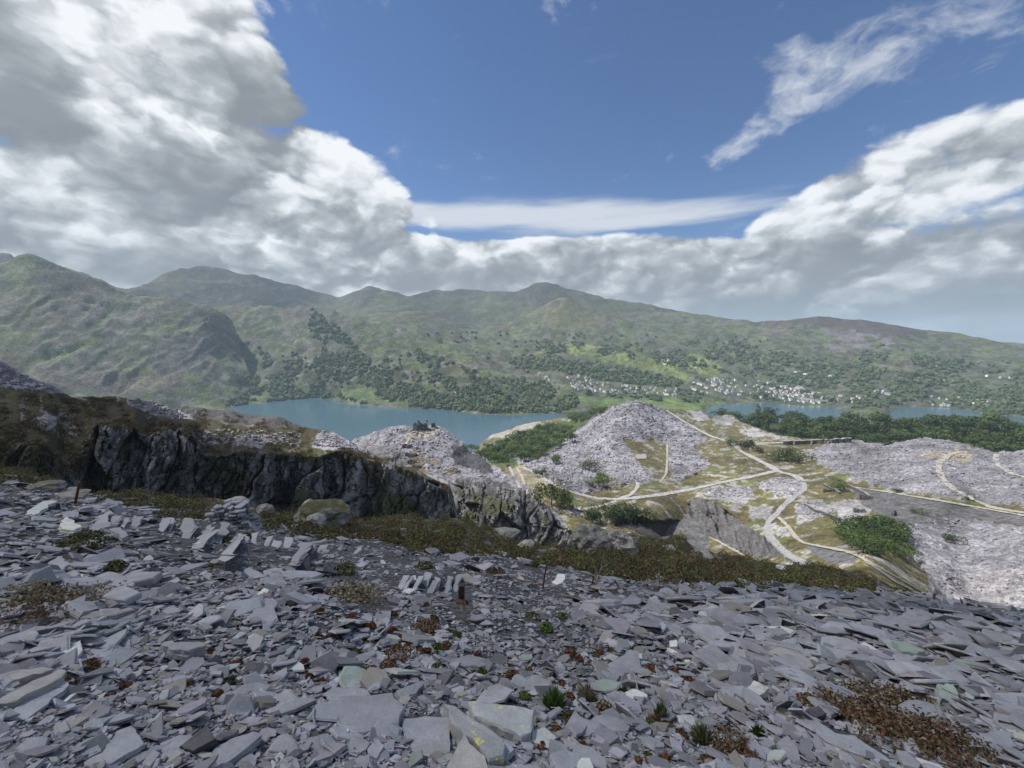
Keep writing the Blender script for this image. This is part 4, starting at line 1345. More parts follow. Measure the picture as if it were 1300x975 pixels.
HOUSES = [house_mesh(6, 4, 5.5, 3), house_mesh(10, 4.2, 5.8, 3.2), house_mesh(5, 4, 5, 2.8), house_mesh(15, 4.5, 6, 3.2)]
AREAS = [([(684, 474), (692, 476), (700, 484), (696, 486)], 6, 'in the hamlet left of the village', 'hamlet'),
         ([(718, 478), (740, 478), (770, 485), (810, 492), (815, 500), (780, 502), (750, 500), (725, 492)], 62, 'at the western end of the village', 'houses at the western end of the village'),
         ([(815, 493), (850, 490), (890, 484), (915, 478), (920, 496), (880, 503), (820, 502)], 50, 'in the middle of the village', 'houses in the middle of the village'),
         ([(900, 480), (960, 484), (990, 486), (985, 508), (930, 502), (905, 498)], 56, 'in the village terraces left of the dense core', 'terraces left of the village core'),
         ([(980, 494), (1005, 487), (1035, 498), (1060, 508), (1045, 513), (1000, 511), (980, 506)], 88, 'in the dense lakeside core of the village', 'lakeside core of the village'),
         ([(1060, 503), (1100, 504), (1100, 510), (1060, 512)], 14, 'along the shore right of the village core', 'shore houses right of the village'),
         ([(1110, 492), (1130, 498), (1125, 503), (1108, 498)], 5, 'in the hamlet above the second lake', 'hamlet above the second lake'),
         ([(1165, 500), (1260, 510), (1240, 514), (1170, 507)], 10, 'behind the second lake', 'houses behind the second lake'),
         ([(1180, 512), (1210, 513), (1208, 517), (1185, 516)], 8, 'on the far shore of the second lake', 'far shore houses of the second lake'),
         ([(740, 440), (780, 443), (860, 452), (900, 470), (850, 465), (760, 450)], 8, 'among the fields above the village', 'farms among the fields'),
         ([(570, 492), (600, 498), (596, 508), (570, 506)], 4, 'among trees on the lake shore', 'houses among shore trees'),
         ([(1150, 462), (1230, 470), (1290, 480), (1200, 486)], 8, 'scattered on the moor side above the second lake', 'moor side houses')]
nh = 0
for pl, n, where, grp in AREAS:
    for x, y in scatter_px(pl, n, 2.0, 40 + nh):
        h = hit(x, y, ('valley_side', 'wooded_knoll'))
        if not h or h[0].z < 0.5: continue
        me = random.choice(HOUSES)
        o = link('village_house', me, None, 'small white house with a slate roof ' + where, 'house', 'white ' + grp, None, h[0] + Vector((0, 0, 1.5)))
        o.rotation_euler = (0, 0, random.choice((0.3, 0.45, 1.9)) + random.uniform(-0.25, 0.25))
        k = random.uniform(0.75, 1.15); o.scale = (k, k, k)
        nh += 1
big = house_mesh(32, 9, 6, 3, False)
for x, y, lab in ((1014, 473, 'long pale works shed left of its twin on the hillside above the village'), (1026, 476, 'long pale works shed right of its twin on the hillside above the village'), (1058, 478, 'long pale shed standing alone right of the works on the hillside')):
    h = hit(x, y, ('valley_side',)); o = link('works_shed', big, None, lab, 'shed', None, None, h[0] + Vector((0, 0, 3))); o.rotation_euler = (0, 0, 0.35)

# ------------------------------------------------------------------ ruins, walls and huts of the quarry
M_stone = plain_mat('dark_slate_masonry', (0.085, 0.083, 0.085), 0.9, 0.8, 0.5, bump=0.3)
M_stonel = plain_mat('weathered_slate_masonry', (0.24, 0.235, 0.235), 0.9, 0.8, 0.4, bump=0.3)
M_palehut = plain_mat('pale_roof_sheet', (0.55, 0.55, 0.53), 0.7, 0.8, 0.2)


def block(x0, x1, y0, y1, z0, z1, jag=0.0, n=1, r=random):
    """wall block with an uneven broken top"""
    V, Fc = [], []
    xs = [x0 + (x1 - x0) * i / n for i in range(n + 1)]
    for x in xs:
        zt = z1 - (r.random() * jag)
        V += [(x, y0, z0), (x, y1, z0), (x, y1, zt), (x, y0, zt)]
    for i in range(n):
        a = i * 4; b_ = a + 4
        Fc += [(a, b_, b_ + 3, a + 3), (a + 1, a + 2, b_ + 2, b_ + 1), (a + 3, b_ + 3, b_ + 2, a + 2)]
    e = n * 4
    Fc += [(0, 3, 2, 1), (e, e + 1, e + 2, e + 3)]
    return V, Fc


def prism_gable(x, t, w, h0, h1):
    V = [(x - t, -w, h0), (x - t, w, h0), (x - t, 0, h1), (x + t, -w, h0), (x + t, w, h0), (x + t, 0, h1)]
    return V, [(0, 2, 1), (3, 4, 5), (0, 3, 5, 2), (1, 2, 5, 4)]


def rot90(vf):
    v, f = vf
    return [(-b_, a, c) for a, b_, c in v], f


def ruin(px, py, L, W, H, rz, label, names, gable=True, chim=True, mat=None, name='ruined_cottage', jag=1.0, roof=None):
    mat = mat or M_stone
    h = hit(px, py, names)
    o = empty(name, label, 'ruin' if name.startswith('ruin') else 'hut', h[0])
    o.rotation_euler = (0, 0, rz)
    t = 0.5
    # front wall with a doorway, back wall, end walls
    fr = merge([block(-L, -L * 0.15, -W, -W + 2 * t, -2, H, jag, 5), block(L * 0.12, L, -W, -W + 2 * t, -2, H, jag, 5), block(-L * 0.15, L * 0.12, -W, -W + 2 * t, 2.1, H, jag * 0.5, 2)])
    link('wall', mesh_py('wall', *fr, mat), o)
    link('wall', mesh_py('wall', *block(-L, L, W - 2 * t, W, -2, H, jag, 9), mat), o)
    for sx in (-1, 1):
        e = rot90(block(-W + 2 * t + 0.003, W - 2 * t - 0.003, -t, t, -2, H, jag * 0.5, 4))
        e = ([(x + sx * (L - t), y, z) for x, y, z in e[0]], e[1])
        link('end_wall', mesh_py('end_wall', *e, mat), o)
        if gable:
            g = link('gable', mesh_py('gable', *prism_gable(sx * (L - t), t * 0.96, W * 0.97, H - 0.3, H + W * 0.75), mat), o)
            if chim:
                link('chimney', mesh_py('chimney', *block(sx * (L - t) - 0.8, sx * (L - t) + 0.8, -0.7, 0.7, H + W * 0.45, H + W * 0.75 + 1.8, 0.2, 2), mat), g)
    if roof:
        V = [(-L - .4, -W - .4, H - .2), (L + .4, -W - .4, H - .2), (L + .4, 0, H + W * .8), (-L - .4, 0, H + W * .8), (-L - .4, W + .4, H - .2), (L + .4, W + .4, H - .2)]
        link('roof', mesh_py('roof', V, [(0, 1, 2, 3), (3, 2, 5, 4)], roof), o)
    return o


HILL = ('spoil_hill',); TER = ('quarry_terrace', 'spoil_hill')
ruin(530, 545, 3.8, 3.0, 6.5, 1.1, 'dark roofless ruin at the left of the spoil hill summit', HILL, True, False, jag=2.2)
ruin(537, 544, 5.2, 3.6, 5.5, 0.25, 'dark ruined cottage with two gable chimneys on the spoil hill summit', HILL, True, True, jag=0.8)
ruin(550, 541, 2.2, 1.8, 4.0, 0.2, 'tiny square dark ruin standing alone right of the summit cottages', HILL, False, False, jag=0.8)
ruin(517, 567, 4.5, 2.0, 2.6, -0.2, 'low broken ruin on the slope below the summit cottages', HILL, False, False, jag=1.6)
ruin(522, 579, 5.5, 2.2, 3.2, -0.3, 'uppermost dark ruin in the stepped row on the spoil hill', HILL, False, False, jag=1.6)
ruin(525, 588, 5.0, 2.2, 3.0, -0.35, 'middle dark ruin in the stepped row on the spoil hill', HILL, False, False, jag=1.6)
ruin(529, 594, 4.2, 2.0, 2.6, -0.4, 'lowest dark ruin in the stepped row on the spoil hill', HILL, False, False, jag=1.6)
ruin(645, 593, 2.2, 1.8, 3.6, 0.4, 'small dark stone hut at the top of the twin tracks', ('quarry_terrace',), True, False, name='stone_hut', roof=M_stone)
ruin(733, 648, 2.6, 2.0, 2.4, -0.3, 'tiny pale roofed hut beside the birch clump at the pit edge', ('quarry_terrace',), True, False, M_stonel, name='stone_hut', roof=M_palehut)
ruin(737, 535, 4.2, 3.2, 4.5, 0.2, 'small pale hut in the scrub strip left of the central tip', ('quarry_terrace', 'valley_side'), True, False, M_stonel, name='stone_hut', roof=M_palehut)
ruin(948, 566, 8.5, 4.0, 6.5, 0.1, 'dark roofless shed beside the upper road fork', TER, True, False, jag=1.0, name='ruined_shed')
ruin(1052, 624, 4.0, 1.6, 2.4, -0.5, 'broken dark ruin above the left end of the dark slate bank', TER, False, False, jag=1.8)
ruin(1099, 634, 4.0, 2.2, 4.0, -0.6, 'ruined walls at the upper left edge of the dark slate bank', TER, False, False, jag=2.4)
ruin(1091, 650, 3.2, 2.0, 2.8, -0.5, 'low ruined walls just above the willow thicket', TER, False, False, jag=2.0)


def long_wall(pts, hgt, th, label, mat, name='drystone_wall', names=TER, butt=0):
    P3 = []
    for i in range(len(pts) - 1):
        n = max(2, int(math.hypot(pts[i + 1][0] - pts[i][0], pts[i + 1][1] - pts[i][1]) / 3))
        for k in range(n + (i == len(pts) - 2)):
            t = k / n
            hh = hit(pts[i][0] + (pts[i + 1][0] - pts[i][0]) * t, pts[i][1] + (pts[i + 1][1] - pts[i][1]) * t, names)
            if hh: P3.append(hh[0])
    o = empty(name, label, 'wall', P3[0])
    V = []
    zs = [p.z for p in P3]
    zs = [sum(zs[max(0, i - 2):i + 3]) / len(zs[max(0, i - 2):i + 3]) for i in range(len(zs))]
    for i, p in enumerate(P3):
        t = P3[min(i + 1, len(P3) - 1)] - P3[max(i - 1, 0)]; t.z = 0; t.normalize(); s = Vector((t.y, -t.x, 0)) * th * 0.5
        zt = zs[i] + hgt * random.uniform(0.88, 1.0)
        for q, z in ((p - s, zs[i] - 3), (p - s, zt), (p + s, zt), (p + s, zs[i] - 3)):
            V.append((q.x - P3[0].x, q.y - P3[0].y, z - P3[0].z))
    m = len(P3); Fc = []
    for i in range(m - 1):
        for k in range(3):
            Fc.append((i * 4 + k, i * 4 + k + 1, i * 4 + k + 5, i * 4 + k + 4))
    Fc += [(0, 3, 2, 1), (m * 4 - 4, m * 4 - 3, m * 4 - 2, m * 4 - 1)]
    link('masonry', mesh_py('masonry', V, Fc, mat), o)
    V2 = []; F2 = []
    for i in range(m):
        a, b_ = Vector(V[i * 4 + 1]), Vector(V[i * 4 + 2]); e = (b_ - a) * 0.15
        V2 += [tuple(a - e + Vector((0, 0, .01))), tuple(b_ + e + Vector((0, 0, .01))), tuple(b_ + e + Vector((0, 0, .35))), tuple(a - e + Vector((0, 0, .35)))]
    for i in range(m - 1):
        for k in range(4):
            F2.append((i * 4 + k, i * 4 + (k + 1) % 4, i * 4 + 4 + (k + 1) % 4, i * 4 + 4 + k))
    link('coping', mesh_py('coping', V2, F2, M_stonel), o)
    for k in range(butt):
        i = int((k + 0.6) / butt * (m - 1)); p = P3[i] - P3[0]
        link('buttress', mesh_py('buttress', *[[(x + p.x, y + p.y - th * 0.5 - 0.9, z + zs[i] - P3[0].z) for x, y, z in block(-0.9, 0.9, -0.9, 0.9, -2, hgt * 0.8, 0.3, 2)[0]], block(-0.9, 0.9, -0.9, 0.9, -2, hgt * 0.8, 0.3, 2)[1]], M_stonel), o)
    return o


long_wall([(994, 565), (1020, 564), (1050, 563), (1080, 561)], 6.0, 2.5, 'long dark loading wall with pale coping and buttresses by the wood', M_stone, 'loading_wall', butt=4)
long_wall([(1022, 642), (1035, 650), (1050, 655), (1066, 661)], 2.2, 1.2, 'low drystone wall crossing the grass right of the winding path', M_stone)
long_wall([(1076, 618), (1090, 624), (1104, 632)], 2.4, 1.2, 'short drystone wall above the dark slate bank', M_stone)
long_wall([(1046, 617), (1056, 622), (1066, 627)], 2.0, 1.2, 'short drystone wall below the right-hand road bend', M_stone)
h_ = hit(1135, 655, TER)
link('stone_pillar', mesh_py('stone_pillar', *merge([block(-0.9, 0.9, -0.8, 0.8, -1, 3.2, 0.3, 3), block(-0.55, 0.6, -0.5, 0.5, 3.0, 4.4, 0.5, 2)]), M_stone), None, 'dark standing stone pillar against the dark slate bank', 'pillar', None, None, h_[0])

pad = [hit(x, y, TER)[0] for x, y in ((807, 582), (821, 583), (820, 577), (807, 577))]
pz = sum(p.z for p in pad) / 4 + 0.5
pc = sum(pad, Vector()) / 4
pv_ = [(p.x - pc.x, p.y - pc.y, z) for z in (0.0, -2.5) for p in pad]
link('concrete_pad', mesh_py('concrete_pad', pv_, [(0, 1, 2, 3), (7, 6, 5, 4), (0, 4, 5, 1), (1, 5, 6, 2), (2, 6, 7, 3), (3, 7, 4, 0)], M_stonel), None, 'pale rectangular floor slab in the grass patch of the central tip', 'slab', None, None, (pc.x, pc.y, pz))

# ------------------------------------------------------------------ walkers
def person_mesh(jacket, trousers, stride):
    bones = [((0, 0, 0.95), .15), ((0, 0, 1.15), .15), ((0, 0, 1.38), .17), ((0, 0, 1.50), .065), ((0, .02, 1.62), .10), ((0, .02, 1.72), .085),
             ((.10, 0, .88), .095), ((.11, stride * .18, .48), .065), ((.11, stride * .05, .07), .045), ((.11, stride * .05 + .15, .04), .035),
             ((-.10, 0, .88), .095), ((-.11, -stride * .18, .48), .065), ((-.11, -stride * .4, .08), .045), ((-.11, -stride * .4 + .15, .04), .035),
             ((.21, 0, 1.40), .06), ((.27, -.06, 1.12), .048), ((.26, .08, .88), .038), ((-.21, 0, 1.40), .06), ((-.27, -.02, 1.12), .048), ((-.26, .14, .92), .038)]
    E = [(0, 1), (1, 2), (2, 3), (3, 4), (4, 5), (0, 6), (6, 7), (7, 8), (8, 9), (0, 10), (10, 11), (11, 12), (12, 13), (2, 14), (14, 15), (15, 16), (2, 17), (17, 18), (18, 19)]
    me = bpy.data.meshes.new('person_frame'); me.from_pydata([b_[0] for b_ in bones], E, [])
    o = bpy.data.objects.new('person_frame', me); COL.objects.link(o)
    md = o.modifiers.new('skin', 'SKIN')
    for sv, (c, r_) in zip(me.skin_vertices[0].data, bones):
        sv.radius = (r_, r_ * 0.8)
    me.skin_vertices[0].data[0].use_root = True
    o.modifiers.new('sub', 'SUBSURF').levels = 1
    dg = bpy.context.evaluated_depsgraph_get()
    out = bpy.data.meshes.new_from_object(o.evaluated_get(dg))
    bpy.data.objects.remove(o)
    out.materials.clear(); out.materials.append(M_cloth)
    a = out.color_attributes.new('col', 'FLOAT_COLOR', 'POINT')
    for i, v in enumerate(out.vertices):
        z = v.co.z
        c = (0.05, 0.04, 0.035) if (z > 1.69 or (z > 1.56 and v.co.y < -0.02)) else (0.42, 0.28, 0.21) if z > 1.50 else jacket if z > 0.9 else trousers if z > 0.1 else (0.06, 0.05, 0.04)
        a.data[i].color = (*c, 1)
    return out


M_cloth = plain_mat('clothing', (0, 0, 0), 0.85, 4.0, 0.15, attr=True)
for px_, py_, jc, tr_, st, rz, lab in ((1089, 707, (.03, .03, .04), (.03, .03, .035), .5, 2.6, 'walker in dark clothes at the left of the group on the incline'),
                                       (1093, 708, (.55, .5, .45), (.05, .05, .07), .3, 2.9, 'walker in a pale top amid the group on the incline'),
                                       (1098, 711, (.45, .18, .06), (.04, .04, .05), .4, 2.4, 'walker in an orange top at the right of the group on the incline'),
                                       (993, 643, (.04, .05, .09), (.03, .03, .04), .5, .4, 'dark clothed walker on the left of the winding path'),
                                       (997, 642, (.09, .04, .05), (.03, .03, .04), .4, .2, 'dark clothed walker on the right of the winding path')):
    h_ = hit(px_, py_, TER)
    p_ = h_[0]
    o_ = link('person', person_mesh(jc, tr_, st), None, lab, 'person', None, None, p_ + Vector((0, 0, 0.4)))
    o_.rotation_euler = (0, 0, rz)

# ------------------------------------------------------------------ tip rubble
M_rub = plain_mat('tip_rubble', (0, 0, 0), 0.85, 0.4, 0.25, attr=True)


def rubble(areas, names, seed, host):
    r = np.random.default_rng(seed)
    C8 = np.array([(x, y, z) for z in (-1, 1) for y in (-1, 1) for x in (-1, 1)], float)
    F6 = np.array([(0, 2, 3, 1), (4, 5, 7, 6), (0, 1, 5, 4), (2, 6, 7, 3), (0, 4, 6, 2), (1, 3, 7, 5)])
    VV, CC = [], []
    for poly, n, pmin, pmax in areas:
        for x, y in scatter_fast(poly, n, r):
            h = hit(x, y, names)
            if not h: continue
            s = scale_at(h[0]) * (pmin + (pmax - pmin) * r.random() ** 3.5) * 0.5
            V = C8 * (1 + 0.35 * r.normal(size=(8, 3)).clip(-1, 1)) * np.array([1.0, 0.75, 0.32 + 0.3 * r.random()]) * s
            q = np.linalg.qr(r.normal(size=(3, 3)))[0] if r.random() < 0.4 else np.array(Matrix.Rotation(r.random() * 6.3, 3, 'Z') @ Matrix.Rotation(r.normal() * 0.3, 3, 'X'))
            VV.append(V @ q.T + np.array(h[0]) + np.array([0, 0, s * 0.15]))
            CC.append(np.tile(np.array((0.230, 0.226, 0.252)) * (0.70 + 0.50 * r.random()), (8, 1)))
    n = len(VV)
    cen = np.array([v.mean(0) for v in VV]); CC = np.array(CC) * tipvar(cen[:, 0], cen[:, 1])[:, None, None]
    Fc = (F6[None] + (np.arange(n) * 8)[:, None, None]).reshape(-1, 4)
    me = mesh_np('rubble', np.concatenate(VV), Fc, np.full(len(Fc), 4), M_rub, CC.reshape(-1, 3))
    link('rubble', me, host, kind='stuff')


rubble([(CTIP, 6500, 0.8, 3.6), (ETIP, 7000, 0.8, 3.6), (STIP, 5600, 0.9, 4.2), ([(985, 605), (1020, 612), (1010, 628), (985, 630), (960, 615)], 250, 1.5, 4), ([(1010, 640), (1040, 635), (1060, 650), (1030, 660)], 220, 1.5, 4), ([(890, 620), (950, 618), (960, 632), (900, 632)], 220, 1.5, 4)], ('quarry_terrace',), 31, bpy.data.objects['quarry_terrace'])
rubble([([(450, 560), (500, 544), (560, 543), (574, 560), (572, 590), (600, 603), (560, 605), (530, 590)], 1100, 0.9, 3.6), ([(600, 604), (640, 604), (660, 612), (640, 608)], 60, 1.5, 4)], ('spoil_hill',), 32, bpy.data.objects['spoil_hill'])
rubble([([(-60, 450), (0, 462), (70, 494), (40, 496), (-60, 484)], 420, 2, 6), ([(160, 506), (195, 511), (240, 530), (215, 531), (175, 520)], 420, 2, 6), ([(395, 565), (410, 547), (445, 562), (470, 576), (440, 571)], 300, 2, 5), ([(240, 545), (380, 548), (380, 566), (250, 566)], 260, 2, 6)], ('quarry_cliff',), 33, bpy.data.objects['quarry_cliff'])

# ------------------------------------------------------------------ heather
M_heath = plain_mat('heather_sprigs', (0, 0, 0), 0.9, 3.0, 0.3, attr=True, translucent=0.2)


def tufts(name, pts, rad, nleaf, leaf, palette, seed, host=None, kind='stuff', asp=0.7):
    r = np.random.default_rng(seed)
    VV, CC = [], []
    pal = np.array(palette)
    for p in pts:
        R_ = rad * (0.6 + 0.8 * r.random())
        d_ = r.normal(size=(nleaf, 3)); d_[:, 2] = np.abs(d_[:, 2]); d_ /= np.linalg.norm(d_, axis=1)[:, None]
        rr = R_ * (0.75 + 0.35 * r.random((nleaf, 1)))
        c = np.array(p) + d_ * rr * np.array([1, 1, asp])
        nr = d_ + r.normal(size=(nleaf, 3)) * 0.6
        a = np.cross(nr, r.normal(size=(nleaf, 3))); a /= np.linalg.norm(a, axis=1)[:, None]
        b_ = np.cross(nr, a); b_ /= np.linalg.norm(b_, axis=1)[:, None]
        s = leaf * (0.6 + 0.8 * r.random((nleaf, 1)))
        V = np.stack([c + a * s, c + b_ * s * 0.6, c - a * s, c - b_ * s * 0.6], 1)
        VV.append(V.reshape(-1, 3))
        k = pal[r.integers(len(pal))] * (0.7 + 0.6 * r.random())
        CC.append(np.repeat(k[None] * (0.7 + 0.6 * r.random((nleaf, 1))), 4, 0))
    V = np.concatenate(VV); q = np.arange(len(V)).reshape(-1, 4)
    me = mesh_np(name, V, q, np.full(len(q), 4), M_heath, np.concatenate(CC))
    return link(name, me, host, kind=kind)


def bank_points(n, seed):
    r = np.random.default_rng(seed)
    out = []
    while len(out) < n:
        x = r.uniform(-150, 1260); t = r.random()
        tp, e = float(top_bk(x)), float(edgeA(x))
        y = tp + (e + 9 - tp) * t
        if e - tp < 6 and r.random() < 0.8: continue
        if fbm(np.array([x]), np.array([y]), 2, 0.045, 3)[0] < -0.16: continue
        if 712 < x < 815 and y < 694 and r.random() < 0.8: continue
        if 255 < x < 335 and 640 < y: continue
        h = hit(x, y, ('heather_bank',))
        if h: out.append(h[0])
    return out


HPAL = [(0.120, 0.084, 0.050), (0.090, 0.068, 0.042), (0.095, 0.094, 0.040), (0.122, 0.124, 0.046), (0.125, 0.075, 0.052), (0.075, 0.065, 0.038)]
tufts('heather', bank_points(3600, 5), 0.72, 56, 0.095, [tuple(np.array(c) * 1.15) for c in HPAL + [HPAL[3], HPAL[2], (0.10, 0.12, 0.04)]], 6, asp=0.95)
r_ = np.random.default_rng(9)
cp = []
while len(cp) < 2300:
    x = r_.uniform(-150, 570); tp, ed = float(top_cl(x)), float(edge_cl(x))
    y = tp + 2 + (ed + (25 if x < 120 else 5) - tp) * r_.random()
    if fbm(np.array([x]), np.array([y]), 4, 0.05, 3)[0] < -0.05: continue
    if (160 < x < 245 and y < 532) or (x < 80 and y < 500) or (395 < x < 470 and y < ed - 6): continue
    h = hit(x, y, ('quarry_cliff',))
    if h: cp.append(h[0])
tufts('cliff_heather', cp, 1.0, 24, 0.24, [tuple(np.array(c) * 0.95) for c in HPAL], 10)

# ------------------------------------------------------------------ slates
def slate_mat(name, attr=True, color=(0.285, 0.290, 0.318), lichen=None):
    m = bpy.data.materials.new(name); m.use_nodes = True
    t = m.node_tree; b = NB(t); bs = t.nodes['Principled BSDF']
    tc = b.n('ShaderNodeTexCoord'); ge = b.n('ShaderNodeNewGeometry')
    pos = ge.outputs['Position']
    if attr:
        src = b.n('ShaderNodeAttribute', attribute_name='col').outputs['Color']
        k = 1.0
    else:
        rg = b.n('ShaderNodeRGB'); rg.outputs[0].default_value = (*color, 1); src = rg.outputs[0]
        k = b.m('ADD', 0.82, b.m('MULTIPLY', b.n('ShaderNodeObjectInfo').outputs['Random'], 0.4))
    n1 = b.noise(pos, 5.0, 5, 0.6); n2 = b.noise(pos, 45.0, 4, 0.6)
    f = b.m('MULTIPLY', b.m('MULTIPLY', b.smooth(n1, 0.3, 0.72, 0.86, 1.13), b.smooth(n2, 0.3, 0.7, 0.9, 1.1)), k)
    c = b.v('SCALE', src, s=f)
    stain = b.smooth(b.noise(pos, 2.2, 6, 0.7), 0.54, 0.68, 0.0, 0.55)
    c = b.mix(stain, c, (0.235, 0.215, 0.185, 1))
    rust = b.smooth(b.noise(b.v('ADD', pos, (3.1, 8.8, 1.7)), 3.4, 6, 0.7), 0.64, 0.74, 0.0, 0.5)
    c = b.mix(rust, c, (0.17, 0.105, 0.07, 1))
    speck = b.smooth(b.noise(pos, 28.0, 3, 0.6), 0.70, 0.76, 0.0, 0.7)
    c = b.mix(speck, c, (0.44, 0.46, 0.46, 1))
    if lichen:
        lm = b.smooth(b.noise(pos, 8.0, 6, 0.7), 0.59, 0.65)
        c = b.mix(lm, c, (*lichen, 1))
        lm2 = b.smooth(b.noise(b.v('ADD', pos, (7.3, 1.1, 4.0)), 6.0, 5, 0.65), 0.56, 0.66, 0, 0.6)
        c = b.mix(lm2, c, (0.33, 0.40, 0.37, 1))
    t.links.new(c, bs.inputs['Base Color'])
    bs.inputs['Roughness'].default_value = 0.58
    bs.inputs['Specular IOR Level'].default_value = 0.35
    bp = b.n('ShaderNodeBump'); bp.inputs['Distance'].default_value = 0.012; bp.inputs['Strength'].default_value = 0.7
    b.put(bp.inputs['Height'], b.m('ADD', b.m('MULTIPLY', n2, 0.4), n1)); t.links.new(bp.outputs[0], bs.inputs['Normal'])
    return m


M_sl = slate_mat('slate'); M_slo = slate_mat('slate_piece', False)
M_sldark = slate_mat('dark_slate', False, (0.075, 0.075, 0.085)); M_slpale = slate_mat('pale_slate', False, (0.42, 0.44, 0.42)); M_slgreen = slate_mat('green_slate', False, (0.29, 0.34, 0.305))
M_sllich = slate_mat('lichened_slate', False, (0.31, 0.32, 0.33), (0.62, 0.60, 0.10)); M_slwhite = slate_mat('white_slate', False, (0.58, 0.57, 0.54)); M_slbrown = slate_mat('weathered_slate', False, (0.30, 0.29, 0.285))

UPZ = np.array([0, 0, 1.0]); SNn = np.array(SN)
TOC = np.array([0, -1.0, 0.55]); TOC /= np.linalg.norm(TOC)


def scatter_slates(N, seed):
    r = np.random.default_rng(seed)
    px = r.uniform(-70, 1370, N * 2); py = 0
    e = edgeA(px) - 8
    t = r.random(N * 2) ** 1.2
    py = e + (1040 - e) * t
    keep = np.ones(N * 2, bool)
    for hx, hy, a, b_ in HOLES:
        keep &= (((px - hx) / a) ** 2 + ((py - hy) / b_) ** 2) > 1 - 0.5 * (r.random(N * 2) < 0.25)
    for pl_ in KEEPOUT:
        keep &= ~inpoly(px, py, pl_)
    px, py = px[keep][:N], py[keep][:N]
    N = len(px)
    dep = dep_A(px, py)
    zone = 1.0 + 0.75 * sst(-px, -240, -80) * (1 - sst(py, 800, 900)) + 0.70 * sst(px, 840, 980) * (1 - sst(py, 860, 930)) - 0.42 * np.exp(-(((px - 640) / 210) ** 2 + ((py - 770) / 55) ** 2)) - 0.25 * np.exp(-(((px - 200) / 120) ** 2 + ((py - 860) / 60) ** 2))
    zone *= 0.55 + 0.45 * sst(py, 690, 790) 
    patch = 1 + 0.5 * fbm(px, py, 8, 0.012, 3)
    L = np.exp(r.normal(np.log(6.4), 0.72, N)) * zone * patch
    L = np.clip(L, 3.0, 52)
    L = np.minimum(L * dep / F, 1.5) * 0.5
    asp = r.uniform(0.42, 0.95, N)
    th = L * r.uniform(0.05, 0.16, N) * np.where(r.random(N) < 0.12, 2.0, 1.0)
    c = on_slope(px, py)
    fl = r.uniform(-0.42, 0.62, (N, 1))
    nrm = SNn * (1 - fl) + UPZ * fl + r.normal(size=(N, 3)) * (0.15 + 0.20 * (r.random((N, 1)) < 0.35)) + TOC * 0.10
    steep = r.random(N) < 0.06
    nrm[steep] += r.normal(size=(steep.sum(), 3)) * 0.9
    nrm /= np.linalg.norm(nrm, axis=1)[:, None]
    an = r.uniform(0, 2 * np.pi, N)
    a0 = np.stack([np.cos(an), np.sin(an), np.zeros(N)], -1)
    u = a0 - nrm * (a0 * nrm).sum(1)[:, None]; u /= np.linalg.norm(u, axis=1)[:, None]
    v = np.cross(nrm, u)
    c = c + nrm * (th * 0.5 + L * r.uniform(-0.05, 0.36, N))[:, None]
    col = np.array((0.275, 0.280, 0.312)) * r.uniform(0.50, 1.28, (N, 1)) * (1 + 0.018 * r.normal(size=(N, 3)))
    q = r.random(N)
    col[q < 0.02] = np.array((0.44, 0.46, 0.45)) * r.uniform(0.8, 1.2, ((q < 0.02).sum(), 1))
    m = (q > 0.02) & (q < 0.035); col[m] = np.array((0.27, 0.305, 0.29)) * r.uniform(0.8, 1.2, (m.sum(), 1))
    m = (q > 0.035) & (q < 0.08); col[m] = np.array((0.10, 0.10, 0.11))
    m = (q > 0.08) & (q < 0.17); col[m] = np.array((0.25, 0.235, 0.215)) * r.uniform(0.6, 1.2, (m.sum(), 1))
    m = (q > 0.17) & (q < 0.30); col[m] *= np.array((1.06, 0.97, 1.0))
    ppx = L * 2 * F / dep
    return dict(c=c, u=u, v=v, n=nrm, L=L, W=L * asp, T=th, col=col, px=ppx * np.sqrt(asp), x=px, y=py, r=r)


HOLES = [(60, 760, 60, 12)]


def slate_batch(S, idx, name, host):
    r = S['r']
    Vs, Fs, Cn, Cc = [], [], [], []; off = 0
    ks = r.integers(4, 8, len(idx))
    for k in (4, 5, 6, 7):
        ii = idx[ks == k]; n = len(ii)
        if not n: continue
        an = (np.arange(k)[None] + r.uniform(-0.32, 0.32, (n, k))) * 2 * np.pi / k
        rd = r.uniform(0.72, 1.12, (n, k))
        cu, sv = np.cos(an) * rd, np.sin(an) * rd
        def ring(s, h):
            return S['c'][ii][:, None] + S['u'][ii][:, None] * (cu * s * S['L'][ii][:, None])[..., None] + S['v'][ii][:, None] * (sv * s * S['W'][ii][:, None])[..., None] + S['n'][ii][:, None] * (h * S['T'][ii])[:, None, None]
        top = ring(0.95, 0.5); bot = ring(1.0 + r.uniform(-0.06, 0.10, (n, k)), -0.5)
        V = np.concatenate([top, bot], 1)
        base = off + np.arange(n)[:, None] * 2 * k
        Fs.append((base + np.arange(k)).ravel()); Cn.append(np.full(n, k))
        j = np.arange(k); jn = (j + 1) % k
        sq = np.stack([base + j, base + k + j, base + k + jn, base + jn], -1)
        Fs.append(sq.ravel()); Cn.append(np.full(n * k, 4))
        Vs.append(V.reshape(-1, 3)); Cc.append(np.repeat(S['col'][ii], 2 * k, 0)); off += n * 2 * k
    me = mesh_np(name, np.concatenate(Vs), np.concatenate(Fs), np.concatenate(Cn), M_sl, np.concatenate(Cc))
    return link(name, me, host, kind='stuff')


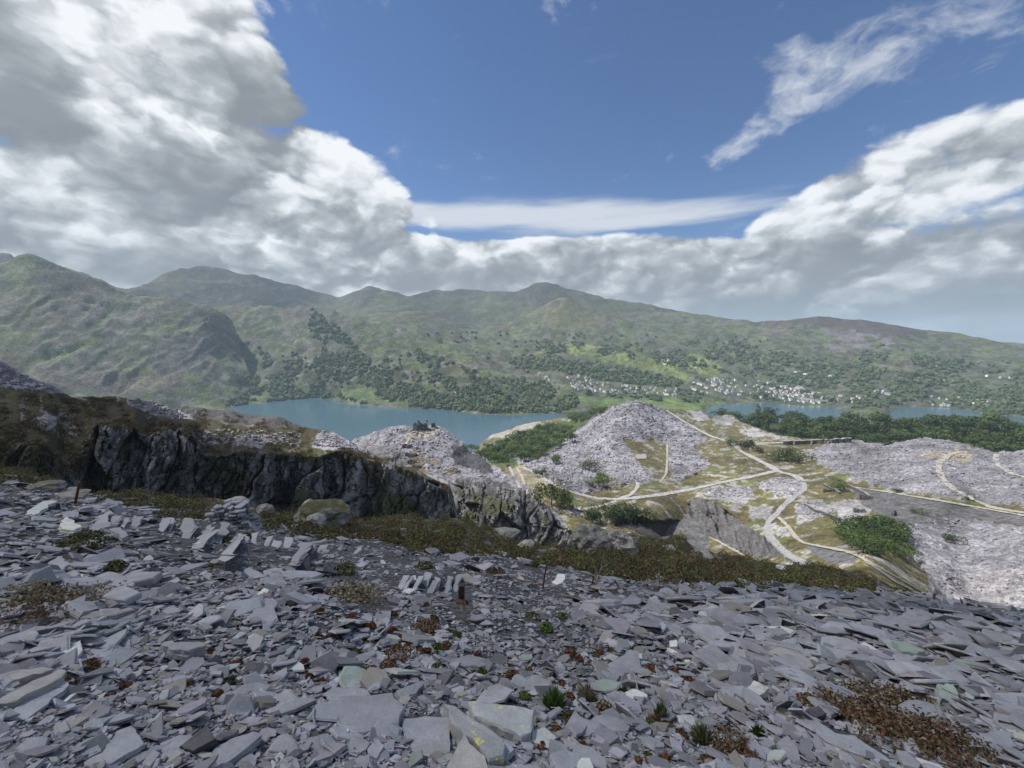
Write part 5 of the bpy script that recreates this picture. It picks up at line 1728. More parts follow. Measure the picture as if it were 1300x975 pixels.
def slate_piece_mesh(seed):
    """unit slate with a split, layered edge"""
    r = np.random.default_rng(seed)
    k = int(r.integers(5, 8))
    an = (np.arange(k) + r.uniform(-0.35, 0.35, k)) * 2 * np.pi / k
    rd = r.uniform(0.72, 1.12, k)
    pts = np.stack([np.cos(an) * rd, np.sin(an) * rd], -1)
    def ring(s, z, j):
        q = pts * s + r.normal(size=pts.shape) * j
        return np.c_[q, np.full(k, z)]
    V = np.concatenate([ring(0.90, 0.5, 0.02), ring(0.97, 0.32, 0.015), ring(0.99, -0.1, 0.02), ring(1.04, -0.14, 0.02), ring(1.0, -0.5, 0.02)])
    Fc = [tuple(range(k))]
    for a in range(4):
        for i in range(k):
            j = (i + 1) % k
            Fc.append((a * k + i, a * k + k + i, a * k + k + j, a * k + j))
    Fc.append(tuple(range(5 * k - 1, 4 * k - 1, -1)))
    return mesh_py('slate', V, Fc, M_slo)


SP = [slate_piece_mesh(500 + i) for i in range(16)]
SPM = {m: [with_mat(s, m) for s in SP[:6]] for m in (M_sldark, M_slpale, M_slgreen, M_slbrown)}
KEEPOUT = []

# ------------------------------------------------------------------ individual slabs that can be told apart
def slab(outline, thick, label, mat=None, lift=0.5, flat=0.35, tilt=(0, 0, 0), name='slate_slab', dark_side=True, seg=0.09, cat='slab'):
    o_px = np.array(outline, float)
    KEEPOUT.append([tuple(p) for p in o_px.mean(0) + (o_px - o_px.mean(0)) * 1.02])
    c = o_px.mean(0)
    nrm = SNn * (1 - flat) + UPZ * flat + np.array(tilt); nrm /= np.linalg.norm(nrm)
    cen = on_slope(np.array(c[0]), np.array(c[1]))
    dep = float(dep_A(np.array(c[0]), np.array(c[1])))
    th = thick * dep / F
    cen = cen + nrm * th * lift
    X, Y, Z = ray(o_px[:, 0], o_px[:, 1])
    D = np.stack([X, Y, Z], -1)
    eye = np.array([0, 0, EYE])
    t = ((cen - eye) @ nrm) / (D @ nrm)
    poly = eye + D * t[:, None] - cen
    # consistent winding seen from above
    u = np.cross(nrm, [0.3, 1, 0]); u /= np.linalg.norm(u); v = np.cross(nrm, u)
    q = np.stack([poly @ u, poly @ v], -1)
    if 0.5 * np.sum(q[:, 0] * np.roll(q[:, 1], -1) - np.roll(q[:, 0], -1) * q[:, 1]) < 0: q = q[::-1]
    r = np.random.default_rng(int(abs(c[0] * 13 + c[1] * 7)))
    size = np.hypot(*(q.max(0) - q.min(0)))
    pts = []
    for i in range(len(q)):
        a, b_ = q[i], q[(i + 1) % len(q)]
        d_ = b_ - a; L = np.hypot(*d_); n = int(np.clip(L / (seg * size), 1, 5))
        pr = np.array([-d_[1], d_[0]]) / (L + 1e-9)
        for k in range(n):
            pts.append(a + d_ * k / n + (pr * r.normal() * 0.012 * size if k else 0))
    pts = np.array(pts); k = len(pts); ce = pts.mean(0)
    def ring(s, z, j):
        p = ce + (pts - ce) * s + r.normal(size=pts.shape) * j * size
        return np.c_[p, np.full(k, z) + r.normal(size=k) * th * 0.03]
    V = np.concatenate([ring(0.955, 0.0, 0.003), ring(0.99, -th * 0.10, 0.004), ring(0.975, -th * 0.48, 0.006), ring(1.02, -th * 0.52, 0.006), ring(1.0, -th, 0.006)])
    W = V[:, :1] * u + V[:, 1:2] * v + V[:, 2:] * nrm
    Fc = [tuple(range(k))]
    for a in range(4):
        for i in range(k):
            j = (i + 1) % k
            Fc.append((a * k + i, a * k + k + i, a * k + k + j, a * k + j))
    Fc.append(tuple(range(5 * k - 1, 4 * k - 1, -1)))
    if np.cross(u, v) @ nrm < 0: Fc = [f[::-1] for f in Fc]
    me = mesh_py(name, W, Fc, mat or M_slo)
    return link(name, me, None, label, cat, None, None, tuple(cen))


def zo(pts, ox, oy, k):
    return [(ox + x * k, oy + y * k) for x, y in pts]


A6 = lambda p: zo(p, 380, 800, .246)
A5 = lambda p: zo(p, 0, 780, .2308)
A7 = lambda p: zo(p, 700, 780, .2308)
A8 = lambda p: zo(p, 1000, 740, .241)
A3 = lambda p: zo(p, 0, 590, .169)
A4 = lambda p: zo(p, 220, 620, .2)
slab(A6([(120, 330), (190, 290), (350, 300), (372, 335), (215, 352), (200, 385)]), 8, 'flat grey slab lying behind the thick square slab at bottom centre', lift=0.7)
slab(A6([(205, 345), (235, 330), (330, 335), (480, 320), (535, 370), (520, 480), (470, 490), (195, 550), (190, 470)]), 20, 'large thick square grey slab at bottom centre left', lift=1.1, flat=.5)
slab(A6([(535, 455), (650, 440), (790, 450), (780, 630), (690, 650), (620, 690), (560, 600), (525, 490)]), 9, 'broad flat grey slab with pebbles right of the thick square slab', lift=0.9, flat=.45)
slab(A6([(745, 380), (800, 385), (870, 440), (1000, 520), (1070, 580), (1060, 650), (980, 670), (930, 590), (850, 540), (790, 470)]), 26, 'grey boulder slab with bright yellow lichen at bottom centre', M_sllich, lift=1.2, flat=.5)
slab(A6([(870, 365), (1000, 375), (1150, 390), (1215, 420), (1200, 520), (1150, 545), (1020, 490), (900, 440)]), 24, 'rounded green-flecked boulder slab behind the yellow lichen one', M_sllich, lift=1.1, flat=.5)
slab(A6([(850, 530), (880, 580), (960, 650), (985, 725), (750, 725), (800, 620)]), 14, 'pointed triangular grey slab at the bottom edge below the yellow lichen', M_slbrown, lift=1.6, flat=.75)
slab(A6([(15, 560), (150, 530), (210, 600), (150, 650), (50, 600)]), 7, 'five-sided grey slab left below the thick square slab', lift=1.0)
slab(A6([(240, 590), (290, 540), (370, 575), (340, 632), (250, 630)]), 9, 'small squarish slab directly below the thick square slab', lift=1.2, flat=.5)
slab(A6([(350, 610), (400, 560), (440, 590), (400, 660), (365, 650)]), 9, 'small angular slab right of the squarish one at bottom centre', lift=1.2, flat=.5)
slab(A6([(500, 310), (640, 255), (650, 270), (570, 355), (530, 350)]), 10, 'dark edged slab tilted up behind the broad flat slab', lift=1.3, flat=.5, tilt=(0.2, 0, 0))
slab(A6([(755, 160), (870, 125), (980, 150), (960, 185), (800, 182)]), 8, 'low domed slab among red plants above the lichen boulder', lift=1.2, flat=.4)
slab(A6([(640, 165), (680, 130), (705, 165), (675, 190)]), 6, 'small square tilted plate left of the low domed slab', lift=2, flat=.7)
slab(A6([(290, 130), (390, 100), (400, 115), (340, 160), (310, 160)]), 9, 'pointed slab with a dark edge above the thick square slab', lift=1.4, flat=.5)
slab(A5([(0, 455), (180, 360), (330, 300), (370, 310), (340, 345), (100, 470), (-20, 490)]), 15, 'long dark-sided slab at the left edge above the pale one', M_slbrown, lift=1.2, flat=.3)
slab(A5([(-20, 585), (60, 530), (340, 340), (385, 385), (150, 575), (50, 588)]), 7, 'long pale grey slab slanting up from the bottom left edge', lift=0.9, flat=.25)
slab(A5([(-20, 335), (60, 310), (240, 290), (300, 300), (110, 355), (-20, 358)]), 10, 'weathered pale slab at the left edge above the dark-sided one', M_slbrown, lift=1.3, flat=.3)
slab(A5([(400, 845), (560, 760), (640, 640), (720, 610), (800, 710), (560, 850)]), 6, 'wide flat slab with a peaked top near the bottom left', lift=1.0, flat=.3)
slab(A5([(660, 840), (740, 770), (880, 730), (840, 770), (700, 850)]), 5, 'narrow flat slab just right of the peaked wide one', lift=1.0, flat=.3)
slab(A5([(985, 725), (1140, 605), (1190, 680), (1060, 755)]), 14, 'black angular stone near the bottom left', M_sldark, lift=2.2, flat=.2, tilt=(0, -.5, 0))
slab(A5([(1150, 805), (1180, 740), (1300, 670), (1400, 640), (1445, 660), (1300, 780), (1200, 850)]), 10, 'long smooth slab slanting right of the black stone', lift=1.2, flat=.3)
slab(A5([(320, 240), (350, 190), (445, 140), (455, 190), (420, 245)]), 5, 'pale triangular slab propped among chips on the left', M_slpale, lift=2.0, flat=.6)
slab(A5([(880, 170), (960, 150), (1130, 150), (1140, 165), (1040, 200), (950, 190)]), 11, 'thick wedge slab with a dark underside left of centre', lift=1.5, flat=.4)
slab(A7([(285, 290), (380, 230), (430, 190), (480, 200), (495, 330), (370, 340)]), 6, 'large five-sided slab with white veins right of centre', lift=1.4, flat=.55)
slab(A7([(380, 530), (400, 440), (485, 480), (500, 542)]), 5, 'flat four-sided slab below the white-veined one', lift=1.2, flat=.5)
slab(A7([(75, 605), (130, 520), (160, 560), (250, 600), (285, 640), (180, 672), (70, 640)]), 10, 'triangular slab with a stepped top below the fern', lift=1.4, flat=.55)
slab(A7([(100, 780), (140, 700), (230, 730), (300, 800), (310, 855), (140, 855)]), 14, 'broad slab at the bottom edge right of the lichen boulders', lift=1.1, flat=.5)
slab(A7([(-10, 680), (60, 700), (100, 770), (140, 855), (-10, 855)]), 12, 'grey-green slab at the bottom edge left of its broad neighbour', lift=1.1, flat=.5)
slab(A7([(1060, 415), (1115, 360), (1200, 405), (1130, 462)]), 9, 'pale almost white square block among heath on the right', M_slwhite, lift=2.4, flat=.5)
slab(A7([(636, 183), (665, 188), (815, 285), (802, 297)]), 5, 'long narrow white slate strip lying right of centre', M_slwhite, lift=2.2, flat=.4)
slab(A7([(650, 145), (690, 140), (695, 175), (655, 180)]), 5, 'small pale cube-like stone above the white strip', M_slwhite, lift=2.4, flat=.4)
slab(A7([(1100, 492), (1140, 470), (1192, 490), (1170, 508), (1110, 508)]), 5, 'small green-tinted slate below the white block', M_slgreen, lift=1.6, flat=.4)
slab(A7([(985, 265), (1050, 235), (1115, 232), (1120, 268)]), 8, 'brownish oblong block above the white block', M_slbrown, lift=2.0, flat=.4)
slab(A7([(685, 555), (700, 550), (748, 585), (735, 595)]), 3, 'small oblong pale chip right of the bright grass', M_slwhite, lift=2.0, flat=.5)
slab(A8([(860, 800), (950, 785), (1150, 775), (1212, 860), (1180, 877), (980, 842)]), 9, 'long flat slab with a pointed left end at the bottom right', lift=1.5, flat=.4)
slab(A8([(70, 690), (110, 690), (250, 790), (350, 800), (560, 945), (520, 955), (200, 830)]), 6, 'very long narrow slab running down to the bottom edge on the right', lift=1.2, flat=.3)
slab(A8([(600, 830), (650, 810), (715, 890), (650, 912)]), 6, 'flat slab set in brown heath at the bottom right', lift=2.0, flat=.4)
slab(A8([(570, 880), (620, 885), (700, 950), (690, 975), (610, 955)]), 6, 'flat slab half buried in heath at the bottom right edge', lift=1.6, flat=.4)
slab(A8([(785, 530), (870, 530), (915, 620), (810, 612)]), 14, 'striped green block tilted towards the viewer on the right', M_slgreen, lift=2.0, flat=.3, tilt=(0, -.35, 0))
slab(A8([(550, 305), (620, 305), (720, 350), (680, 372), (600, 357)]), 8, 'pale green slab on the upper right scree', M_slgreen, lift=1.8, flat=.3)
slab(A8([(1100, 335), (1180, 335), (1290, 375), (1250, 390), (1160, 370)]), 8, 'long green-white slab at the right edge of the scree', M_slgreen, lift=1.8, flat=.3)
slab(A8([(95, 665), (160, 640), (205, 690), (150, 712)]), 14, 'black shiny stone among heath on the right', M_sldark, lift=2.2, flat=.4, tilt=(0, -.3, 0))
slab(A8([(355, 715), (395, 740), (370, 812), (330, 797)]), 6, 'small upright pale slab standing in the brown heath', M_slpale, lift=3.0, flat=.2, tilt=(0, -.5, 0))
slab(A8([(320, 400), (390, 400), (470, 480), (440, 520), (400, 500)]), 12, 'dark hollow-sided block on the right scree', M_sldark, lift=1.4, flat=.3)
slab(A8([(525, 400), (540, 388), (590, 400), (610, 430), (540, 432)]), 9, 'squat square block in the middle of the right scree', lift=2.0, flat=.5)
slab(A8([(930, 560), (990, 570), (980, 610), (935, 600)]), 9, 'pale block right of the striped green one', M_slpale, lift=2.0, flat=.4)
slab(A8([(730, 450), (800, 450), (810, 470), (745, 485)]), 5, 'pale mint plate above the striped green block', M_slpale, lift=2.2, flat=.5)
slab(A3([(175, 392), (330, 270), (435, 265), (290, 365), (210, 392)]), 3, 'long pale flagstone on the upper left edge of the slope', M_slpale, lift=2.2, flat=.4)
slab(A3([(355, 740), (440, 685), (525, 745), (410, 822)]), 4, 'diamond-shaped plate propped up on the left slope', lift=4.0, flat=.7)
slab(A3([(450, 440), (500, 390), (620, 465), (550, 492), (460, 482)]), 5, 'whitish curved slab behind the round green bush', M_slwhite, lift=2.2, flat=.4)
slab(A3([(630, 462), (800, 425), (832, 460), (700, 502)]), 6, 'thick grey slab right behind the round green bush', lift=2.2, flat=.4)
slab(A3([(820, 480), (900, 465), (965, 530), (920, 552)]), 5, 'tilted shield-like slab on a pile right of the round bush', lift=3.4, flat=.5)
slab(A3([(960, 570), (1060, 540), (1115, 555), (1030, 602)]), 5, 'overhanging slab on the pile right of the round bush', lift=2.4, flat=.4)
slab(A3([(700, 850), (800, 800), (880, 810), (1020, 890), (1000, 905), (850, 915)]), 6, 'wide cracked slab on the left slope below the bushes', lift=2.0, flat=.4)
slab(A4([(435, 560), (445, 515), (480, 498), (575, 545), (560, 575)]), 4, 'pale flat triangular flag left of the leaning dark slab', lift=1.6, flat=.5)
slab(A4([(420, 650), (480, 625), (580, 665), (540, 705), (470, 690)]), 10, 'thick wedge below the flat triangular flag', lift=1.4, flat=.4)
slab(zo([(868, 210), (905, 165), (950, 168), (930, 215), (900, 225)], 500, 690, .2308), 5, 'white tilted flag beside the taller rusty fence post', M_slwhite, lift=2.4, flat=.35)
slab(A4([(740, 592), (800, 460), (865, 425), (888, 560), (830, 582)]), 9, 'dark upright slab leaning out of the slope left of centre', M_sldark, lift=1.5, flat=0.0, tilt=(0.25, -1.2, 0.0))

# tilted slates set on edge like steps
for ox, oy, nst, dx, w_, hh_ in ((225, 696, 5, 15, 10, 34), (300, 704, 8, 14, 9, 27), (120, 668, 7, 15, 10, 18), (500, 750, 8, 10, 8, 26)):
    for k in range(nst):
        x, y = ox + dx * k + random.uniform(-3, 3), oy + 1.4 * k + random.uniform(-3, 3)
        hk = hh_ * random.uniform(0.75, 1.08); wk = w_ * random.uniform(0.6, 1.1)
        sk = random.uniform(6, 15)
        pl_ = [(x, y), (x + wk, y + random.uniform(-1, 3)), (x + wk + sk, y - hk), (x + sk - 2, y - hk * random.uniform(0.9, 1.1))]
        so = slab(pl_, 2.5, 'x', lift=2.0, flat=.15, tilt=(random.uniform(-.45, -.1), random.uniform(-.4, -.1), 0), name='slate')
        so.parent = slope
        for kk in ('label', 'category'):
            del so[kk]

# ------------------------------------------------------------------ stacked slate heap on the edge
def stack(px, py, wpx, hpx, label):
    dep = 27.0; sc = dep / F
    c = Pdepth(np.array(px), np.array(py), dep)
    o = empty('slate_stack', label, 'stack', tuple(c))
    r = random.Random(5)
    layers = 8
    for L in range(layers):
        z = (L + 0.5) * hpx * sc / layers
        half = wpx * sc * 0.5 * (1 - 0.62 * (L / layers) ** 1.4)
        n = max(3, int(9 * half / (wpx * sc * 0.5)))
        for row in range(2):
            for k in range(n):
                x = -half + 2 * half * (k + 0.5) / n + r.uniform(-.05, .05)
                s = link('slate', r.choice(SP), o)
                s.location = (x, -0.55 * (1 - L / layers) - 0.1 + row * 0.7 + r.uniform(-.15, .15), z + r.uniform(-.04, .04))
                s.rotation_euler = (r.uniform(-.15, .3), r.uniform(-.16, .16), r.uniform(0, 6.28))
                k_ = r.uniform(0.26, 0.46)
                s.scale = (k_, k_ * r.uniform(.6, 1), r.uniform(.09, .18))
    return o


stack(296, 672, 66, 34, 'layered heap of stacked slates on the edge beside the heather')

# ------------------------------------------------------------------ boulders on the edge
def boulder(px, py, wpx, hpx, label, moss=0.0, pale=0.28, dep=None, seed=1, name='boulder', names=('heather_bank', 'slate_slope'), jag=0.35):
    h = hit(px, py, names)
    base = h[0] if dep is None else Vector(Pdepth(np.array(px), np.array(py), dep))
    s = scale_at(base)
    r = np.random.default_rng(seed)
    import bmesh
    bm = bmesh.new(); bmesh.ops.create_icosphere(bm, subdivisions=4, radius=1.0)
    V = np.array([v.co[:] for v in bm.verts]); Fc = [[v.index for v in f.verts] for f in bm.faces]; bm.free()
    for _ in range(9):
        n = r.normal(size=3); n /= np.linalg.norm(n); d_ = 0.62 + 0.25 * r.random()
        k = V @ n
        V = V - np.outer(np.clip(k - d_, 0, None), n)
    V *= (1 + fbm(V[:, 0], V[:, 1], V[:, 2] + seed, 2.2, 4) * jag * 0.35)[:, None]
    nz = V[:, 2]
    V = V * np.array([wpx * s * 0.56, wpx * s * 0.45, hpx * s * 0.62]) + np.array([0, 0, hpx * s * 0.42])
    n = fbm(V[:, 0], V[:, 1], V[:, 2], 1.4, 5)
    c = np.tile(np.array((pale, pale * 0.98, pale * 0.95)), (len(V), 1)) * (1 + n[:, None] * 0.5)
    m = sst(nz + n, 0.1, 0.5) * moss
    c = c * (1 - m[:, None]) + np.array((0.085, 0.085, 0.032)) * m[:, None]
    me = mesh_np(name, V, np.array(Fc), np.full(len(Fc), 3), M_bould, c)
    return link(name, me, None, label, 'boulder', None, None, base)


M_bould = plain_mat('weathered_boulder', (0, 0, 0), 0.9, 5.0, 0.35, bump=0.06, attr=True)
boulder(414, 664, 62, 30, 'big mossy hummock boulder on the edge left of centre', 1.0, 0.22, seed=3)
boulder(391, 656, 18, 24, 'pale slanting rock left of the mossy hummock', 0.1, 0.30, seed=4)
boulder(402, 672, 24, 20, 'pale lichen-spotted boulder in front of the mossy hummock', 0.15, 0.36, seed=5)
boulder(434, 656, 18, 20, 'pale slanting rock at the right end of the mossy hummock', 0.1, 0.30, seed=6)
boulder(337, 655, 20, 15, 'grey rock right of the slate heap', 0.3, 0.26, seed=7)
boulder(304, 640, 24, 9, 'flat pale rock behind the slate heap', 0.1, 0.32, seed=8)
boulder(60, 624, 34, 13, 'grass-capped rock on the far left edge', 0.7, 0.24, seed=9)
boulder(92, 634, 38, 10, 'low bare rock beside the rusty stake', 0.2, 0.24, seed=10)
boulder(668, 698, 22, 14, 'white-topped rock rising from the heather at centre', 0.1, 0.36, seed=11)
boulder(640, 684, 40, 14, 'sloping pale rock on the heather crest left of centre', 0.3, 0.30, seed=12)
boulder(722, 700, 22, 24, 'jagged pale outcrop at the left of the rim rocks', 0.1, 0.30, seed=13, jag=.8)
boulder(750, 698, 46, 30, 'large grey outcrop in the middle of the rim rocks', 0.2, 0.20, seed=14, jag=.8)
boulder(785, 702, 44, 28, 'grey outcrop with white top at the right of the rim rocks', 0.1, 0.30, seed=15, jag=.8)
boulder(848, 698, 18, 6, 'small pale stone on the heather right of the rim rocks', 0.0, 0.36, seed=16)
boulder(890, 706, 30, 7, 'flat pale stone band in the heather right of centre', 0.2, 0.32, seed=17)
boulder(992, 722, 12, 5, 'white stone on the heather below the winding path', 0.0, 0.5, seed=18)
boulder(1132, 762, 20, 8, 'grey rock in the heather near the right end of the bank', 0.1, 0.28, seed=19)

# ------------------------------------------------------------------ posts, rails and sapling
M_wood_post = plain_mat('weathered_post_wood', (0.055, 0.048, 0.042), 0.9, 14.0, 0.5, bump=0.02)
M_rust = plain_mat('rusty_iron', (0.11, 0.045, 0.030), 0.85, 9.0, 0.5, bump=0.005)


def pbase(px, py):
    p = Vector(on_slope(np.array(px, float), np.array(py, float)))
    return p, float(dep_A(np.array(px, float), np.array(py, float))) / F


b0, sc = pbase(586, 760)
V_, F_ = [], []
rw = random.Random(4)
for z_ in (-6, 4, 10, 16, 21):
    for a, c_ in ((-1, -1), (0, -1.15), (1, -1), (1.1, 0), (1, 1), (0, 1.1), (-1, 1), (-1.1, 0)):
        V_.append((a * 3.5 * sc * rw.uniform(.9, 1.05), c_ * 3.0 * sc * rw.uniform(.9, 1.05), (z_ + (rw.uniform(-1.2, 1.2) if z_ == 21 else 0)) * sc))
for i in range(4):
    for k in range(8):
        F_.append((i * 8 + k, i * 8 + (k + 1) % 8, i * 8 + 8 + (k + 1) % 8, i * 8 + 8 + k))
F_.append(tuple(range(32, 40)))
KEEPOUT.append([(574, 742), (598, 742), (602, 775), (590, 792), (578, 788), (570, 770)])
link('wooden_post', mesh_py('wooden_post', V_, F_, M_wood_post), None, 'short dark wooden post standing in the middle of the slate slope', 'post', None, None, b0)


def stake(px, py, tx, ty, wpx, label):
    b_, s = pbase(px, py)
    dep = s * F
    top = Vector(Pdepth(np.array(float(tx)), np.array(float(ty)), dep)) - b_
    e = top.normalized() * 0.3
    r = wpx * s * 0.5
    V, Fc = tube([tuple(-e), tuple(top * 0.5), tuple(top)], [r, r * .95, r * .85], 6)
    link('rusty_stake', mesh_py('rusty_stake', V, Fc, M_rust), None, label, 'post', None, None, b_)


stake(689, 744, 694, 716, 2.2, 'taller rusty iron fence post on the slope right of centre')
stake(751, 750, 754, 731, 2.2, 'short rusty iron fence post beside the bare sapling')
stake(94, 642, 101, 612, 3.0, 'leaning rusty stake on the far left edge')


def rail(pts, wpx, label):
    P3 = []
    for x, y in pts:
        p, s = pbase(x, y); P3.append(p + Vector((0, 0, wpx * s * 0.9))); r = wpx * s * 0.5
    o = P3[0]
    V, Fc = tube([tuple(p - o) for p in P3], [r] * len(P3), 6)
    link('fallen_rail', mesh_py('fallen_rail', V, Fc, M_rust), None, label, 'rail', None, None, o)


rail([(632, 732), (655, 737), (682, 743)], 1.8, 'fallen rusty fence rail left of the taller fence post')
rail([(736, 750), (765, 754), (795, 757)], 2.0, 'fallen rusty fence rail at the foot of the bare sapling')
rail([(828, 748), (870, 753), (906, 757)], 2.0, 'fallen rusty fence rail right of the bare sapling')
rail([(572, 703), (600, 710), (618, 716)], 1.8, 'rusty rail along the heather edge at centre')


def sapling():
    b_, s = pbase(757, 750)
    k = s
    o = empty('bare_sapling', 'stunted pale-stemmed sapling with sparse grey-green twigs on the slope', 'tree', b_)
    st = [tube([(0, 0, -3 * k), (0, 0, 8 * k), (3 * k, 0, 18 * k), (6 * k, 0, 26 * k)], [1.2 * k, 1.0 * k, .8 * k, .5 * k], 5), tube([(2 * k, 0, 16 * k), (-3 * k, 1 * k, 26 * k), (-6 * k, 0, 36 * k)], [.7 * k, .5 * k, .25 * k], 5), tube([(5 * k, 0, 24 * k), (12 * k, 0, 29 * k), (17 * k, -1 * k, 33 * k)], [.6 * k, .45 * k, .2 * k], 5), tube([(6 * k, 0, 26 * k), (7 * k, 2 * k, 36 * k), (9 * k, 0, 46 * k)], [.5 * k, .4 * k, .2 * k], 5)]
    link('trunk', mesh_py('trunk', *merge(st), M_barkp, True), o)
    r = np.random.default_rng(8)
    V, q = leaf_cloud(r, 420, [((-5 * k, 0, 36 * k), 9 * k), ((8 * k, 0, 42 * k), 10 * k), ((16 * k, 0, 33 * k), 8 * k), ((2 * k, 0, 34 * k), 7 * k)], 0.85 * k, 0.8)
    link('crown', mesh_np('crown', V, q, np.full(len(q), 4), plain_mat('sapling_leaves', (0.085, 0.088, 0.05), 0.8, 8, .3)), o)


sapling()

# ------------------------------------------------------------------ plants among the slates
M_plant = plain_mat('small_plants', (0, 0, 0), 0.85, 20.0, 0.2, attr=True, translucent=0.2)
RED = [(0.20, 0.060, 0.042), (0.15, 0.07, 0.04), (0.24, 0.09, 0.05), (0.12, 0.075, 0.04), (0.10, 0.085, 0.04), (0.17, 0.12, 0.07)]
GRN = [(0.085, 0.15, 0.03), (0.11, 0.18, 0.04), (0.07, 0.12, 0.03)]
LICH = [(0.30, 0.265, 0.18), (0.24, 0.21, 0.13), (0.34, 0.31, 0.23), (0.17, 0.12, 0.07)]
MOSS = [(0.085, 0.095, 0.028), (0.065, 0.07, 0.022), (0.11, 0.115, 0.035)]
BRN = [(0.13, 0.085, 0.045), (0.17, 0.10, 0.055), (0.10, 0.085, 0.04), (0.15, 0.065, 0.04), (0.24, 0.20, 0.135)]


def plant(px, py, wpx, hpx, pal, name, label, cat, group=None, n=110, blade=False, leafpx=2.4, spots=1):
    KEEPOUT.append([(px + wpx * 0.42 * math.cos(a), py + 1 + max(hpx * 0.55, 3) * (1.6 if spots > 3 else 0.8) * math.sin(a)) for a in np.linspace(0, 6.28, 9)[:-1]])
    b_, s = pbase(px, py)
    r = np.random.default_rng(int(px * 31 + py * 17))
    V, C = [], []
    pal = np.array(pal)
    blobs = [(r.normal() * wpx * (0.13 if spots < 4 else 0.22) if spots > 1 else 0, r.normal() * hpx * (0.25 if spots < 4 else 0.5) if spots > 1 else 0, 0.45 + 0.4 * r.random() if spots > 1 else 1.0) for _ in range(spots)]
    nn = Vector(SN)
    n = int(n * 1.5)
    for i in range(n * spots):
        bx, by, bk = blobs[i % spots]
        d_ = r.normal(size=3); d_[2] = abs(d_[2]); d_ /= np.linalg.norm(d_)
        off = np.array([bx * s, by * s * 2.2, 0]); off[2] = off[0] * PL[0] + off[1] * PL[1]
        c_ = pal[r.integers(len(pal))] * (0.6 + 0.7 * r.random())
        if blade:
            root = off + np.array([d_[0] * wpx * .15 * s, d_[1] * wpx * .15 * s, -0.3 * hpx * s])
            tip = off + d_ * np.array([wpx * .55, wpx * .55, hpx * 1.0]) * s * (0.6 + 0.5 * r.random()) + np.array([0, 0, hpx * .25 * s])
            sd_ = np.cross(tip - root, [0.2, -1, 0.3]); sd_ = sd_ / (np.linalg.norm(sd_) + 1e-9) * leafpx * s * 0.5
            mid = (root + tip) / 2 + np.array([0, 0, hpx * .12 * s])
            V += [root, mid + sd_, tip, mid - sd_]
        else:
            p = off + d_ * np.array([wpx * .5, wpx * .5, hpx * .8]) * s * bk * (0.6 + 0.45 * r.random())
            nr = d_ + r.normal(size=3) * 0.6; a = np.cross(nr, r.normal(size=3)); a /= np.linalg.norm(a); b2 = np.cross(nr, a); b2 /= np.linalg.norm(b2)
            z_ = leafpx * s * (0.5 + 0.6 * r.random())
            V += [p + a * z_, p + b2 * z_ * .6, p - a * z_, p - b2 * z_ * .6]
        C += [c_] * 4
    V = np.array(V); q = np.arange(len(V)).reshape(-1, 4)
    me = mesh_np(name, V, q, np.full(len(q), 4), M_plant, np.array(C))
    return link(name, me, None, label, cat, group, None, b_ + nn * (0.02 * hpx * s))


rp = random.Random(12)
EXTRA_RED = [(rp.uniform(380, 610), rp.uniform(765, 865), rp.uniform(8, 18)) for _ in range(22)] + [(rp.uniform(640, 980), rp.uniform(825, 965), rp.uniform(8, 20)) for _ in range(26)] + [(rp.uniform(20, 380), rp.uniform(740, 900), rp.uniform(7, 14)) for _ in range(12)]
for x, y, w_ in ((445, 793, 16), (472, 799, 20), (495, 801, 20), (538, 827, 26), (508, 810, 14), (498, 848, 24), (567, 823, 20), (653, 859, 18), (648, 835, 10), (683, 843, 14), (670, 852, 12), (406, 874, 12), (723, 833, 22), (735, 838, 14), (760, 831, 16), (778, 830, 10), (761, 868, 8), (825, 854, 18), (862, 852, 10), (872, 869, 20), (916, 885, 16), (848, 920, 16), (866, 932, 18), (898, 962, 24), (949, 955, 24), (815, 968, 22), (848, 962, 18), (99, 858, 30), (113, 841, 28), (7, 842, 20), (231, 873, 22), (160, 868, 10), (132, 886, 10), (110, 738, 9), (122, 742, 8), (600, 865, 10), (310, 765, 12), (384, 772, 14), (395, 778, 12), (705, 965, 12), (770, 905, 12), *EXTRA_RED):
    plant(x, y, w_, w_ * 0.5, RED, 'sorrel_clump', 'small rust-red plant clump growing between slates on the slope', 'plant', 'rust-red clumps among the slates', n=110, spots=2, leafpx=3.0)
for _ in range(26):
    x, y, w_ = rp.choice(((rp.uniform(600, 960), rp.uniform(860, 965)), (rp.uniform(420, 640), rp.uniform(780, 870)), (rp.uniform(980, 1260), rp.uniform(900, 965)))) + (rp.uniform(9, 20),)
    plant(x, y, w_, w_ * 0.45, MOSS + GRN[:1], 'moss_clump', 'little olive-green moss clump between slates on the lower slope', 'plant', 'olive moss clumps among the slates', n=80, spots=2, leafpx=2.6)
plant(60, 762, 150, 16, LICH, 'lichen_mat', 'wide pale yellow-grey lichen mat on the left slope', 'lichen', n=240, spots=9, leafpx=2.6)
plant(45, 785, 110, 10, BRN, 'heath_mat', 'brown mossy mat along the lower side of the left lichen mat', 'plant', n=120, spots=5)
plant(468, 772, 90, 16, LICH, 'lichen_mat', 'pale lichen mat left of the wooden post', 'lichen', n=220, spots=7, leafpx=2.4)
plant(540, 800, 40, 12, BRN, 'heath_mat', 'brown mossy mat right of the central lichen mat', 'plant', n=400)
plant(505, 838, 50, 10, BRN, 'heath_mat', 'brown mossy mat above the thick square slab', 'plant', n=420)
plant(1142, 893, 130, 18, LICH + BRN, 'heath_mat', 'large mottled beige heath mat on the right', 'plant', n=260, spots=10, leafpx=2.8)
